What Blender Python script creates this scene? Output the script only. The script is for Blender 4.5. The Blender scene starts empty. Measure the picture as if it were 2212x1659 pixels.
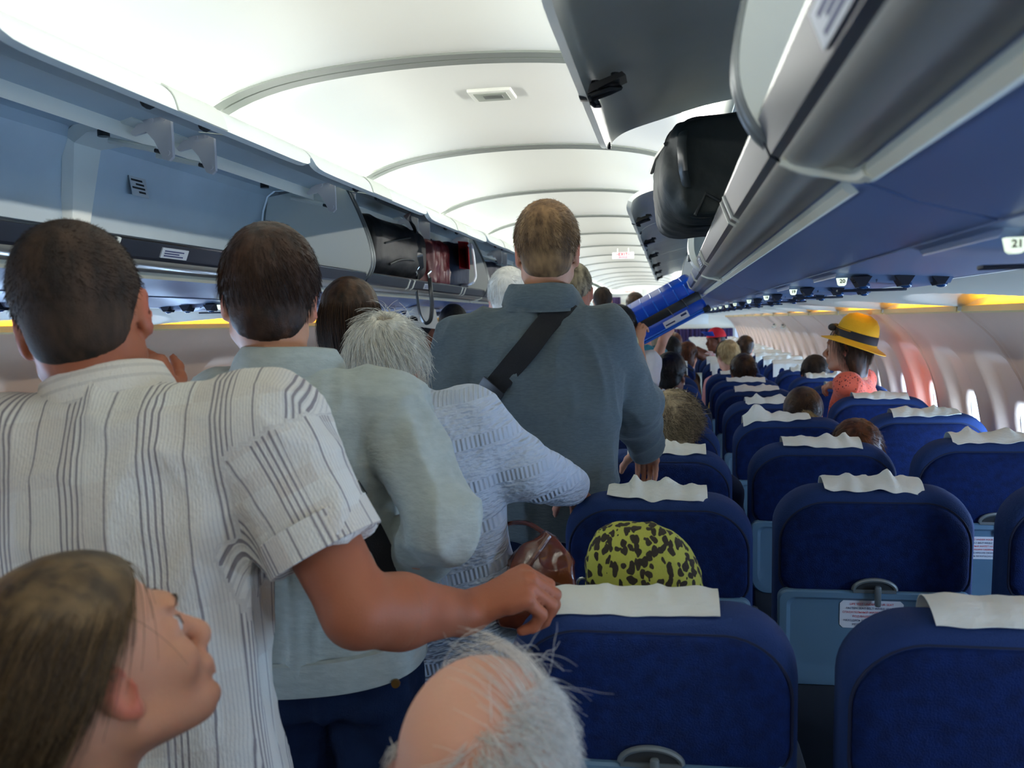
import bpy, bmesh, math, random
import numpy as np
from mathutils import Vector, Matrix

# ------------------------------------------------------------------ camera, world, lights, exposure
sc = bpy.context.scene
COL = sc.collection
F_PX, CX, CY = 2000.0, 1106.0, 829.5          # focal length and centre of the 2212 x 1659 frame
CAM = Vector((0.55, 0.0, 1.55))
_d = Vector((344.0, 142.5, F_PX)).normalized()  # aisle direction seen by the camera (right, up, forward)
_roll = math.radians(-0.6)
_w = Vector((math.sin(_roll), math.cos(_roll), 0.0))
_w = (_w - _d * _w.dot(_d)).normalized()
_x = _d.cross(_w)
# camera space is left handed here (right, up, forward): world X = right of aisle
if _x.x < 0: _x = -_x
B = Matrix((_x, _d, _w))                        # rows: world axes written in camera space

def P(px, py, Y):
    """point at depth Y along the cabin that the picture shows at pixel px, py"""
    r = Vector(((px - CX) / F_PX, (CY - py) / F_PX, 1.0))
    w = Vector((B[0].dot(r), B[1].dot(r), B[2].dot(r)))
    return CAM + w * (Y / w.y)

cam_d = bpy.data.cameras.new('camera')
cam = bpy.data.objects.new('camera', cam_d)
COL.objects.link(cam)
right = Vector((B[0].x, B[1].x, B[2].x)); up = Vector((B[0].y, B[1].y, B[2].y)); fwd = Vector((B[0].z, B[1].z, B[2].z))
M3 = Matrix((right, up, -fwd)).transposed()
cam.matrix_world = Matrix.Translation(CAM) @ M3.to_4x4()
cam_d.sensor_width = 36.0
cam_d.lens = 36.0 * F_PX / 2212.0
cam_d.clip_start = 0.02
cam_d.dof.use_dof = True
cam_d.dof.focus_distance = 2.6
cam_d.dof.aperture_fstop = 6.3
sc.camera = cam
sc.view_settings.view_transform = 'Standard'
sc.view_settings.look = 'None'
sc.view_settings.exposure = 0.0
sc.view_settings.gamma = 1.0
sc.view_settings.use_curve_mapping = False
try:
    sc.cycles.use_denoising = True
    sc.cycles.max_bounces = 7
    sc.cycles.diffuse_bounces = 4
    sc.cycles.caustics_reflective = False
    sc.cycles.caustics_refractive = False
    sc.cycles.sample_clamp_indirect = 4.0
except Exception:
    pass
world = bpy.data.worlds.new('world'); sc.world = world; world.use_nodes = True
bg = world.node_tree.nodes['Background']
bg.inputs[0].default_value = (0.55, 0.72, 1.0, 1); bg.inputs[1].default_value = 1.0

COVE_W, COVE_COL = 12.0, (1.0, 0.985, 0.93)       # cove tubes: watts per metre and colour
def area(name, loc, sx, sy, power, col, rot):
    l = bpy.data.lights.new(name, 'AREA'); l.shape = 'RECTANGLE'; l.size = sx; l.size_y = sy
    l.energy = power; l.color = col
    o = bpy.data.objects.new(name, l); COL.objects.link(o); o.location = loc; o.rotation_euler = rot
    return o
for s in (-1, 1):                                  # fluorescent coves, one strip per bay, shining up and inward on the ceiling
    for k in range(9):
        y = -1.9 + 2.38 * k
        area('cove_tube', (s * 0.640, y, 2.095), 0.035, 2.34, COVE_W * 2.38, COVE_COL, (0, math.radians(180 - s * 38), 0))
DAY_COL, DAY_E = (0.44, 0.67, 1.0), 32.0            # daylight in the window panes
VALANCE_COL, VALANCE_E = (1.0, 0.54, 0.04), 8.5    # warm tubes in the sidewall valances

# ------------------------------------------------------------------ materials
MATS = {}
def lin(r, g, b):
    f = lambda c: (c / 255 / 12.92) if c <= 10 else ((c / 255 + 0.055) / 1.055) ** 2.4
    return (f(r), f(g), f(b))
def mat(name, col, rough=0.5, metal=0.0, spec=0.5, bump=0.0, bscale=200.0, var=0.0, vscale=6.0, sheen=0.0, sss=0.0, emit=None, estr=0.0, stretch=(1, 1, 1), coat=0.0, col2=None, detail=3.0):
    if name in MATS: return MATS[name]
    m = bpy.data.materials.new(name); m.use_nodes = True
    nt = m.node_tree; n = nt.nodes; L = nt.links
    b = n['Principled BSDF']
    b.inputs['Base Color'].default_value = (*col, 1)
    b.inputs['Roughness'].default_value = rough
    b.inputs['Metallic'].default_value = metal
    b.inputs['Specular IOR Level'].default_value = spec
    if sheen: b.inputs['Sheen Weight'].default_value = sheen; b.inputs['Sheen Roughness'].default_value = 0.4
    if coat: b.inputs['Coat Weight'].default_value = coat; b.inputs['Coat Roughness'].default_value = 0.15
    if sss:
        b.inputs['Subsurface Weight'].default_value = sss; b.inputs['Subsurface Radius'].default_value = (1.0, 0.35, 0.2); b.inputs['Subsurface Scale'].default_value = 0.008
    if emit: b.inputs['Emission Color'].default_value = (*emit, 1); b.inputs['Emission Strength'].default_value = estr
    if bump or var:
        tc = n.new('ShaderNodeTexCoord'); mp = n.new('ShaderNodeMapping'); mp.inputs['Scale'].default_value = stretch
        L.new(tc.outputs['Object'], mp.inputs['Vector'])
    if bump:
        nz = n.new('ShaderNodeTexNoise'); nz.inputs['Scale'].default_value = bscale; nz.inputs['Detail'].default_value = detail
        L.new(mp.outputs[0], nz.inputs['Vector'])
        bp = n.new('ShaderNodeBump'); bp.inputs['Strength'].default_value = bump; bp.inputs['Distance'].default_value = 0.01
        L.new(nz.outputs['Fac'], bp.inputs['Height']); L.new(bp.outputs[0], b.inputs['Normal'])
    if var:
        n2 = n.new('ShaderNodeTexNoise'); n2.inputs['Scale'].default_value = vscale; n2.inputs['Detail'].default_value = 4
        L.new(mp.outputs[0], n2.inputs['Vector'])
        mx = n.new('ShaderNodeMix'); mx.data_type = 'RGBA'
        c2 = col2 or tuple(c * (1 - var) for c in col)
        mx.inputs[6].default_value = (*col, 1); mx.inputs[7].default_value = (*c2, 1)
        rp = n.new('ShaderNodeMapRange'); rp.inputs['From Min'].default_value = 0.35; rp.inputs['From Max'].default_value = 0.65
        L.new(n2.outputs['Fac'], rp.inputs['Value']); L.new(rp.outputs[0], mx.inputs[0]); L.new(mx.outputs[2], b.inputs['Base Color'])
    MATS[name] = m
    return m

def mat_attr(name, c1, c2, attr, rough=0.6, bump=0.0, bscale=300, sss=0.0, spec=0.4, lo=0.0, hi=1.0, sheen=0.0):
    """two colours mixed by a vertex attribute"""
    m = mat(name, c1, rough, spec=spec, bump=bump, bscale=bscale, sss=sss, sheen=sheen)
    n = m.node_tree.nodes; L = m.node_tree.links
    a = n.new('ShaderNodeAttribute'); a.attribute_name = attr
    mr = n.new('ShaderNodeMapRange'); mr.inputs['From Min'].default_value = lo; mr.inputs['From Max'].default_value = hi
    L.new(a.outputs['Fac'], mr.inputs['Value'])
    mx = n.new('ShaderNodeMix'); mx.data_type = 'RGBA'; mx.inputs[6].default_value = (*c1, 1); mx.inputs[7].default_value = (*c2, 1)
    L.new(mr.outputs[0], mx.inputs[0]); L.new(mx.outputs[2], n['Principled BSDF'].inputs['Base Color'])
    return m

# ------------------------------------------------------------------ objects
def tag(o, label=None, cat=None, group=None, kind=None):
    if label: o['label'] = label
    if cat: o['category'] = cat
    if group: o['group'] = group
    if kind: o['kind'] = kind
    return o
def empty(name, loc, label=None, cat=None, group=None, kind=None, rot=(0, 0, 0)):
    o = bpy.data.objects.new(name, None); COL.objects.link(o); o.location = loc; o.rotation_euler = rot
    o.empty_display_size = 0.05
    return tag(o, label, cat, group, kind)
def ob(name, me, m=None, parent=None, loc=None, smooth=True):
    if m is not None:
        me.materials.clear()
        for q in (m if isinstance(m, (list, tuple)) else [m]): me.materials.append(q)
    o = bpy.data.objects.new(name, me); COL.objects.link(o)
    if parent is not None: o.parent = parent
    if loc is not None: o.location = loc
    return o
def copy_tree(o, parent=None):
    c = o.copy(); COL.objects.link(c); c.parent = parent
    for ch in list(o.children): copy_tree(ch, c)
    return c

class MB:
    """collects verts and faces of one mesh"""
    def __init__(s): s.v = []; s.f = []; s.mi = []
    def add(s, vs, fs, mi=0):
        k = len(s.v); s.v += [tuple(v) for v in vs]
        s.f += [tuple(i + k for i in f) for f in fs]; s.mi += [mi] * len(fs)
    def box(s, c, h, M=None, mi=0):
        vs = [Vector((c[0] + sx * h[0], c[1] + sy * h[1], c[2] + sz * h[2])) for sx in (-1, 1) for sy in (-1, 1) for sz in (-1, 1)]
        if M is not None: vs = [M @ v for v in vs]
        s.add(vs, [(0, 1, 3, 2), (4, 6, 7, 5), (0, 4, 5, 1), (2, 3, 7, 6), (0, 2, 6, 4), (1, 5, 7, 3)], mi)
    def rbox(s, c, h, r=0.01, seg=2, M=None, mi=0):
        bm = bmesh.new(); bmesh.ops.create_cube(bm, size=2)
        for v in bm.verts: v.co = Vector((v.co.x * h[0], v.co.y * h[1], v.co.z * h[2]))
        bmesh.ops.bevel(bm, geom=list(bm.edges), offset=min(r, min(h) * 0.98), segments=seg, profile=0.5, affect='EDGES')
        bm.verts.index_update()
        vs = [v.co + Vector(c) for v in bm.verts]
        if M is not None: vs = [M @ v for v in vs]
        s.add(vs, [[v.index for v in f.verts] for f in bm.faces], mi); bm.free()
    def tube(s, pts, r, n=8, mi=0, caps=True, closed=False, flat=1.0, nrm=None):
        """sweep of a circle (flat < 1: a ribbon, its wide side across nrm) along pts"""
        pts = [Vector(p) for p in pts]; N = len(pts)
        rs = r if isinstance(r, (list, tuple)) else [r] * N
        vs = []; prev = None
        for i, p in enumerate(pts):
            a = pts[(i - 1) % N] if (closed or i > 0) else p; b = pts[(i + 1) % N] if (closed or i < N - 1) else p
            t = (b - a).normalized()
            if nrm is not None: u = Vector(nrm) - t * t.dot(Vector(nrm))
            elif prev is None: u = t.orthogonal()
            else: u = prev - t * prev.dot(t)
            u.normalize(); prev = u; w = t.cross(u)
            for k in range(n):
                an = 2 * math.pi * k / n
                vs.append(p + u * (math.cos(an) * rs[i] * flat) + w * (math.sin(an) * rs[i]))
        fs = []
        for i in range(N if closed else N - 1):
            j = (i + 1) % N
            for k in range(n):
                l = (k + 1) % n
                fs.append((i * n + k, i * n + l, j * n + l, j * n + k))
        if caps and not closed:
            fs.append(tuple(reversed(range(n)))); fs.append(tuple((N - 1) * n + k for k in range(n)))
        s.add(vs, fs, mi)
    def prism(s, poly, y0, y1, mi=0, f=None, caps=True, ys=None):
        """closed polygon (x, z) extruded along y"""
        n = len(poly); ys = ys or [y0, y1]
        g = f or (lambda x, y, z: (x, y, z))
        vs = [g(x, y, z) for y in ys for x, z in poly]
        fs = []
        for j in range(len(ys) - 1):
            for i in range(n): fs.append((j * n + i, j * n + (i + 1) % n, (j + 1) * n + (i + 1) % n, (j + 1) * n + i))
        if caps: fs.append(tuple(reversed(range(n)))); fs.append(tuple((len(ys) - 1) * n + i for i in range(n)))
        s.add(vs, fs, mi)
    def loft(s, loops, cap0=True, cap1=True, mi=0):
        n = len(loops[0]); vs = [p for l in loops for p in l]; fs = []
        for j in range(len(loops) - 1):
            for i in range(n): fs.append((j * n + i, j * n + (i + 1) % n, (j + 1) * n + (i + 1) % n, (j + 1) * n + i))
        if cap0: fs.append(tuple(reversed(range(n))))
        if cap1: fs.append(tuple((len(loops) - 1) * n + i for i in range(n)))
        s.add(vs, fs, mi)
    def grid(s, fn, nu, nv, mi=0):
        vs = [fn(i / nu, j / nv) for j in range(nv + 1) for i in range(nu + 1)]
        fs = [(j * (nu + 1) + i, j * (nu + 1) + i + 1, (j + 1) * (nu + 1) + i + 1, (j + 1) * (nu + 1) + i) for j in range(nv) for i in range(nu)]
        s.add(vs, fs, mi)
    def ell(s, c, r, M=None, nu=16, nv=10, mi=0):
        vs = []
        for j in range(nv + 1):
            th = math.pi * j / nv
            for i in range(nu):
                ph = 2 * math.pi * i / nu
                v = Vector((r[0] * math.sin(th) * math.cos(ph), r[1] * math.sin(th) * math.sin(ph), r[2] * math.cos(th)))
                if M is not None: v = M @ v
                vs.append(v + Vector(c))
        fs = [(j * nu + i, (j + 1) * nu + i, (j + 1) * nu + (i + 1) % nu, j * nu + (i + 1) % nu) for j in range(nv) for i in range(nu)]
        s.add(vs, fs, mi)
    def mesh(s, name, smooth=True, sharp=35, fix=True, solid=0.0, shift=None):
        me = bpy.data.meshes.new(name)
        vs = s.v if shift is None else [(v[0] - shift[0], v[1] - shift[1], v[2] - shift[2]) for v in s.v]
        me.from_pydata(vs, [], s.f)
        if any(s.mi): me.polygons.foreach_set('material_index', s.mi)
        bm = bmesh.new(); bm.from_mesh(me)
        if fix: bmesh.ops.remove_doubles(bm, verts=bm.verts, dist=1e-5); bmesh.ops.recalc_face_normals(bm, faces=bm.faces)
        if solid: bmesh.ops.solidify(bm, geom=list(bm.faces), thickness=solid)
        if smooth:
            for f in bm.faces: f.smooth = True
            a = math.radians(sharp)
            for e in bm.edges:
                if len(e.link_faces) == 2 and e.calc_face_angle(0) > a: e.smooth = False
        bm.to_mesh(me); bm.free(); me.update()
        return me
    def build(s, name, m, parent=None, loc=None, **k):
        return ob(name, s.mesh(name, **k), m, parent, loc)

def text_mesh(name, txt, size, M, m, parent=None, align='CENTER', ext=0.0004, font_space=1.0, bold=0.0):
    cu = bpy.data.curves.new(name, 'FONT'); cu.body = txt; cu.size = size; cu.align_x = align; cu.align_y = 'CENTER'; cu.extrude = ext; cu.resolution_u = 2
    cu.space_character = font_space; cu.offset = bold
    o = bpy.data.objects.new(name, cu); COL.objects.link(o)
    dg = bpy.context.evaluated_depsgraph_get()
    me = bpy.data.meshes.new_from_object(o.evaluated_get(dg)); bpy.data.objects.remove(o); bpy.data.curves.remove(cu)
    me.name = name; me.transform(M)
    r = ob(name, me, m, parent)
    return r

def spline(pts, n=8):
    """Catmull-Rom through pts"""
    pts = [Vector(p) for p in pts]; out = []
    for i in range(len(pts) - 1):
        p0 = pts[max(i - 1, 0)]; p1 = pts[i]; p2 = pts[i + 1]; p3 = pts[min(i + 2, len(pts) - 1)]
        for k in range(n):
            t = k / n
            out.append(0.5 * ((2 * p1) + (p2 - p0) * t + (2 * p0 - 5 * p1 + 4 * p2 - p3) * t * t + (3 * p1 - p0 - 3 * p2 + p3) * t ** 3))
    out.append(pts[-1]); return out

# ------------------------------------------------------------------ numpy noise and signed distance shapes
def _hash(i, j, k, seed):
    h = (i.astype(np.int64) * 374761393 + j.astype(np.int64) * 668265263 + k.astype(np.int64) * 2147483647 + seed * 1274126177) & 0xffffffff
    h = ((h ^ (h >> 13)) * 1274126177) & 0xffffffff
    h = h ^ (h >> 16)
    return (h & 0xffff) / 65535.0
def vnoise(p, seed=0):
    p = np.asarray(p, float); i = np.floor(p).astype(int); f = p - i; f = f * f * (3 - 2 * f)
    r = 0
    for a in (0, 1):
        for b in (0, 1):
            for c in (0, 1):
                w = (f[:, 0] if a else 1 - f[:, 0]) * (f[:, 1] if b else 1 - f[:, 1]) * (f[:, 2] if c else 1 - f[:, 2])
                r = r + w * _hash(i[:, 0] + a, i[:, 1] + b, i[:, 2] + c, seed)
    return r

class Prim:
    def __init__(s, fn, lo, hi, k, op='add'): s.fn, s.lo, s.hi, s.k, s.op = fn, np.array(lo, float), np.array(hi, float), k, op
def rc(a, b, ra, rb, k=0.02, op='add'):
    a = np.array(a, float); b = np.array(b, float); ab = b - a; L2 = max(float(ab @ ab), 1e-12)
    def fn(X, Y, Z):
        t = np.clip(((X - a[0]) * ab[0] + (Y - a[1]) * ab[1] + (Z - a[2]) * ab[2]) / L2, 0, 1)
        return np.sqrt((X - a[0] - ab[0] * t) ** 2 + (Y - a[1] - ab[1] * t) ** 2 + (Z - a[2] - ab[2] * t) ** 2) - (ra + (rb - ra) * t)
    m = max(ra, rb)
    return Prim(fn, np.minimum(a, b) - m, np.maximum(a, b) + m, k, op)
def el(c, r, M=None, k=0.02, op='add'):
    """ellipsoid, M: 3x3 rotation"""
    c = np.array(c, float); r = np.array(r, float); R = np.array(M if M is not None else np.eye(3), float)
    def fn(X, Y, Z):
        x, y, z = X - c[0], Y - c[1], Z - c[2]
        u = (x * R[0, 0] + y * R[1, 0] + z * R[2, 0]) / r[0]; v = (x * R[0, 1] + y * R[1, 1] + z * R[2, 1]) / r[1]; w = (x * R[0, 2] + y * R[1, 2] + z * R[2, 2]) / r[2]
        k0 = np.sqrt(u * u + v * v + w * w); k1 = np.sqrt((u / r[0]) ** 2 + (v / r[1]) ** 2 + (w / r[2]) ** 2)
        return k0 * (k0 - 1) / np.maximum(k1, 1e-9)
    ext = np.sqrt(((R * r[None, :]) ** 2).sum(1))
    return Prim(fn, c - ext, c + ext, k, op)
def lof(M4, st, n=2.5, k=0.03, op='add'):
    """loft: stations (z, half width, half depth, centre x, centre y) in the frame M4"""
    M4 = np.array(M4, float); R = M4[:3, :3]; o = M4[:3, 3]; st = np.array([tuple(q) + (0,) * (5 - len(q)) for q in st], float)
    zs = st[:, 0]
    def fn(X, Y, Z):
        x, y, z = X - o[0], Y - o[1], Z - o[2]
        u = x * R[0, 0] + y * R[1, 0] + z * R[2, 0]; v = x * R[0, 1] + y * R[1, 1] + z * R[2, 1]; w = x * R[0, 2] + y * R[1, 2] + z * R[2, 2]
        hw = np.interp(w, zs, st[:, 1]); hd = np.interp(w, zs, st[:, 2]); cx = np.interp(w, zs, st[:, 3]); cy = np.interp(w, zs, st[:, 4])
        q = (np.abs((u - cx) / hw) ** n + np.abs((v - cy) / hd) ** n) ** (1.0 / n)
        d = (q - 1) * np.minimum(hw, hd)
        dz = np.maximum(zs[0] - w, w - zs[-1])
        return np.where(dz > 0, np.sqrt(np.maximum(d, 0) ** 2 + dz * dz), np.maximum(d, dz))
    hw, hd = st[:, 1].max() + np.abs(st[:, 3]).max(), st[:, 2].max() + np.abs(st[:, 4]).max()
    cs = np.array([o + R @ np.array((a * hw, b * hd, c)) for a in (-1, 1) for b in (-1, 1) for c in (zs[0], zs[-1])])
    return Prim(fn, cs.min(0), cs.max(0), k, op)
def half(n, d, k=0.006):
    """keep the side where n.p < d"""
    n = np.array(n, float)
    return Prim(lambda X, Y, Z: n[0] * X + n[1] * Y + n[2] * Z - d, (0, 0, 0), (0, 0, 0), k, 'int')

def smin(a, b, k):
    h = np.clip(0.5 + 0.5 * (a - b) / k, 0, 1)
    return a + (b - a) * h - k * h * (1 - h)
def sdf_arrays(prims, res, smooth=1):
    adds = [p for p in prims if p.op == 'add']
    lo = np.min([p.lo for p in adds], 0) - 3 * res - 0.004; hi = np.max([p.hi for p in adds], 0) + 3 * res + 0.004
    n = np.ceil((hi - lo) / res).astype(int) + 1
    ax = [lo[i] + res * np.arange(n[i]) for i in range(3)]
    f = np.full(n, 0.06, np.float32)
    for p in prims:
        if p.op == 'int':
            d = p.fn(ax[0][:, None, None], ax[1][None, :, None], ax[2][None, None, :]).astype(np.float32)
            f = -smin(-f, -d, p.k).astype(np.float32); continue
        m = p.k + 3 * res + 0.02
        i0 = np.maximum(np.floor((p.lo - m - lo) / res).astype(int), 0); i1 = np.minimum(np.ceil((p.hi + m - lo) / res).astype(int) + 1, n)
        if (i1 <= i0).any(): continue
        sl = tuple(slice(i0[i], i1[i]) for i in range(3))
        d = p.fn(ax[0][sl[0]][:, None, None], ax[1][sl[1]][None, :, None], ax[2][sl[2]][None, None, :]).astype(np.float32)
        sub = f[sl]
        f[sl] = smin(sub, d, p.k) if p.op == 'add' else -smin(-sub, d, p.k)
    f[0] = f[-1] = 0.05; f[:, 0] = f[:, -1] = 0.05; f[:, :, 0] = f[:, :, -1] = 0.05
    s = f < 0
    c = np.zeros(n - 1, np.int8)
    for a in (0, 1):
        for b in (0, 1):
            for d in (0, 1): c += s[a:n[0] - 1 + a, b:n[1] - 1 + b, d:n[2] - 1 + d]
    act = (c > 0) & (c < 8)
    idx = np.argwhere(act); ids = -np.ones(n - 1, np.int32); ids[act] = np.arange(len(idx))
    corners = [(a, b, d) for a in (0, 1) for b in (0, 1) for d in (0, 1)]
    val = np.stack([f[idx[:, 0] + a, idx[:, 1] + b, idx[:, 2] + d] for a, b, d in corners], 1)
    acc = np.zeros((len(idx), 3)); cnt = np.zeros(len(idx))
    for e0 in range(8):
        for e1 in range(e0 + 1, 8):
            df = [abs(corners[e0][q] - corners[e1][q]) for q in range(3)]
            if sum(df) != 1: continue
            a, b = val[:, e0], val[:, e1]; x = (a < 0) != (b < 0)
            t = np.where(x, a / np.where(a == b, 1, a - b), 0)
            p = np.array(corners[e0])[None] + t[:, None] * (np.array(corners[e1]) - np.array(corners[e0]))[None]
            acc += np.where(x[:, None], p, 0); cnt += x
    V = lo + res * (idx + acc / cnt[:, None])
    Q = []
    for axis in range(3):
        o1, o2 = [(1, 2), (2, 0), (0, 1)][axis]
        a = [slice(None)] * 3; b = [slice(None)] * 3; a[axis] = slice(0, -1); b[axis] = slice(1, None)
        e = np.argwhere(s[tuple(a)] != s[tuple(b)])
        if not len(e): continue
        sg = s[tuple(a)][e[:, 0], e[:, 1], e[:, 2]]
        def cell(p, q):
            g = e.copy(); g[:, o1] -= p; g[:, o2] -= q
            return ids[g[:, 0], g[:, 1], g[:, 2]]
        q = np.stack([cell(1, 1), cell(0, 1), cell(0, 0), cell(1, 0)], 1)
        q[~sg] = q[~sg][:, ::-1]
        Q.append(q)
    Q = np.concatenate(Q)
    for _ in range(smooth): V = lap(V, Q)
    return V, Q
def lap(V, Q, w=0.5):
    acc = np.zeros_like(V); cnt = np.zeros(len(V))
    for i in range(4):
        j = (i + 1) % 4
        np.add.at(acc, Q[:, i], V[Q[:, j]]); np.add.at(cnt, Q[:, i], 1); np.add.at(acc, Q[:, j], V[Q[:, i]]); np.add.at(cnt, Q[:, j], 1)
    return V * (1 - w) + w * acc / np.maximum(cnt, 1)[:, None]
def vnormals(V, Q):
    n = np.cross(V[Q[:, 2]] - V[Q[:, 0]], V[Q[:, 3]] - V[Q[:, 1]]); N = np.zeros_like(V)
    for i in range(4): np.add.at(N, Q[:, i], n)
    return N / np.maximum(np.linalg.norm(N, axis=1), 1e-12)[:, None]
def np_mesh(name, V, Q, attrs=None, smooth=True):
    me = bpy.data.meshes.new(name); k = Q.shape[1]
    me.vertices.add(len(V)); me.vertices.foreach_set('co', np.ascontiguousarray(V, np.float32).ravel())
    me.loops.add(Q.size); me.loops.foreach_set('vertex_index', np.ascontiguousarray(Q, np.int32).ravel())
    me.polygons.add(len(Q)); me.polygons.foreach_set('loop_start', np.arange(0, Q.size, k, dtype=np.int32))
    try: me.polygons.foreach_set('loop_total', np.full(len(Q), k, np.int32))
    except Exception: pass
    me.update(calc_edges=True)
    if smooth: me.polygons.foreach_set('use_smooth', np.ones(len(Q), bool))
    for a, v in (attrs or {}).items():
        at = me.attributes.new(a, 'FLOAT', 'POINT'); at.data.foreach_set('value', np.ascontiguousarray(v, np.float32))
    me.validate()
    return me
def folds(V, amp, freq, seed, axis=(1, 1, 1)):
    """soft cloth folds: ridged noise, stretched along an axis"""
    p = V * np.array(axis) * freq
    p = p + 0.6 * np.stack([vnoise(p * 0.7 + 7, seed + 3), vnoise(p * 0.7 + 19, seed + 4), vnoise(p * 0.7 + 31, seed + 5)], 1)
    r = 1 - np.abs(2 * vnoise(p, seed) - 1); r2 = 1 - np.abs(2 * vnoise(p * 2.1 + 5, seed + 1) - 1)
    return amp * (r ** 2 - 0.4 + 0.4 * (r2 ** 2 - 0.4))
# ------------------------------------------------------------------ shared materials
WHITE = mat('white_panel', lin(222, 224, 216), 0.42, bump=0.02, bscale=400)
CEIL = mat('ceiling_panel', lin(226, 228, 222), 0.55, bump=0.015, bscale=300)
CEILG = mat('ceiling_joint', lin(112, 118, 112), 0.5)
BINW = mat('bin_white', lin(214, 220, 214), 0.32, spec=0.5)
BING = mat('bin_grey', lin(178, 196, 206), 0.38, var=0.12, vscale=3, bump=0.02, bscale=250)
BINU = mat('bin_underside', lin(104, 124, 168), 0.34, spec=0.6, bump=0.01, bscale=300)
DOORIN = mat('door_inner_grey', lin(216, 219, 210), 0.30, metal=0.0, spec=0.6, bump=0.02, bscale=9, var=0.2, vscale=2)
CHROME = mat('rail_metal', lin(50, 55, 66), 0.32, metal=0.35)
STEEL = mat('polished_steel', lin(190, 192, 190), 0.2, metal=1.0)
TRIM = mat('grey_edge_trim', lin(92, 98, 100), 0.35, metal=0.4)
BLACK = mat('black_plastic', lin(26, 28, 32), 0.35, spec=0.5)
DARKHOLE = mat('dark_recess', lin(30, 34, 38), 0.8)
RECESS = mat('recess_silver', lin(158, 156, 146), 0.3, metal=0.3, spec=0.6)
LIPW = mat('lip_white', lin(226, 226, 206), 0.4)
WALLM = mat('sidewall_panel', lin(246, 212, 184), 0.5, bump=0.03, bscale=220, var=0.05, vscale=4)
CREAM = mat('cream_panel', lin(226, 220, 200), 0.5)
PSUM = mat('service_panel_grey', lin(120, 140, 176), 0.36, spec=0.5)
REDTX = mat('red_ink', lin(205, 40, 62), 0.6)
NAVYTX = mat('navy_ink', lin(38, 48, 92), 0.6)
BLACKTX = mat('black_ink', lin(20, 22, 24), 0.6)
LABELG = mat('grey_label', lin(168, 176, 184), 0.4)
LABELW = mat('white_label', lin(226, 230, 236), 0.4)
YGLOW = mat('valance_tube', lin(255, 210, 90), 0.5, emit=VALANCE_COL, estr=VALANCE_E)
LIPY = mat('valance_lip_cream', lin(232, 206, 140), 0.45)
PANE = mat('window_daylight', lin(230, 240, 255), 0.3, emit=DAY_COL, estr=DAY_E)
FRAMEW = mat('window_frame_white', lin(220, 222, 226), 0.4)
CARPET = mat('carpet', lin(28, 34, 56), 0.95, bump=0.3, bscale=500, var=0.3, vscale=60)
CURTAIN = mat('purple_curtain', lin(44, 26, 70), 0.85, bump=0.05, bscale=300)

Y_FAR, Y_NEAR = 18.4, -2.6
Q = 1.19                                           # one bin door, one ceiling panel

# floor
m = MB(); m.grid(lambda u, v: (-1.78 + 3.56 * u, Y_NEAR + (Y_FAR - Y_NEAR) * v, 0.0), 2, 8)
tag(m.build('floor', CARPET, fix=False), 'dark blue carpeted cabin floor hidden under the seats', 'floor', kind='structure')

# ceiling: one pan per bay, joints between
def ceil_z(x): return 2.20 - 0.052 * (x / 0.58) ** 2 - 0.03 * (x / 0.58) ** 6
ceil_root = empty('ceiling', (0, 0, 2.2), 'white scalloped aisle ceiling of arched panels with bright coves', 'ceiling', kind='structure')
def sstep(a, b, x): t = max(0, min(1, (x - a) / (b - a))); return t * t * (3 - 2 * t)
JY0 = 2.27
def pan_me(lo, hi):
    m = MB()
    ys = [lo + (hi - lo) * t for t in (0, .02, .05, .09, .14, .22, .4, .58, .64, .70, .76, .83, .9, .96, 1)]
    xs = [-0.585 + 1.17 * i / 36 for i in range(37)]
    def pt(u, v):
        x = xs[int(round(u * 36))]; y = ys[int(round(v * (len(ys) - 1)))]
        t = (y - lo) / (hi - lo)
        up_ = sstep(0.0, 0.14, t) * (1 - sstep(0.60, 1.0, t)) * (1 - sstep(0.30, 0.575, abs(x)))
        return (x, y, ceil_z(x) + 0.055 * up_ - 2.2)
    m.grid(pt, 36, len(ys) - 1)
    return m.mesh('ceiling_panel', sharp=50)
for k in range(-4, 14):
    y0 = JY0 + k * Q; y1 = min(y0 + Q, Y_FAR)
    ob('ceiling_panel', pan_me(y0 + 0.045, y1 - 0.045), CEIL, ceil_root)
    m = MB()
    xs = [-0.60 + 1.2 * i / 30 for i in range(31)]
    for (a, b, dz) in ((-0.046, -0.004, -0.005), (0.004, 0.046, -0.005), (-0.006, 0.006, 0.004)):
        m.loft([[(x, y0 + a, ceil_z(x) + dz - 2.2), (x, y0 + b, ceil_z(x) + dz - 2.2), (x, y0 + b, ceil_z(x) + 0.02 - 2.2), (x, y0 + a, ceil_z(x) + 0.02 - 2.2)] for x in xs])
    m.build('joint_strip', CEILG, ceil_root)
for s in (-1, 1):                                  # cove: behind the ceiling edge, over the bins
    m = MB(); prof = [(0.575, 2.118), (0.60, 2.128), (0.70, 2.150), (0.85, 2.160)]
    m.grid(lambda u, v: (s * prof[int(round(u * 3))][0], Y_NEAR + (Y_FAR - Y_NEAR) * v, prof[int(round(u * 3))][1] + 0.015), 3, 4)
    m.add([(s * 0.85, Y_NEAR, 2.175), (s * 0.85, Y_FAR, 2.175), (s * 0.85, Y_FAR, 2.05), (s * 0.85, Y_NEAR, 2.05)], [(0, 1, 2, 3)])
    o = m.build('cove_panel', WHITE, ceil_root, loc=(0, 0, -2.2))

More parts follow.
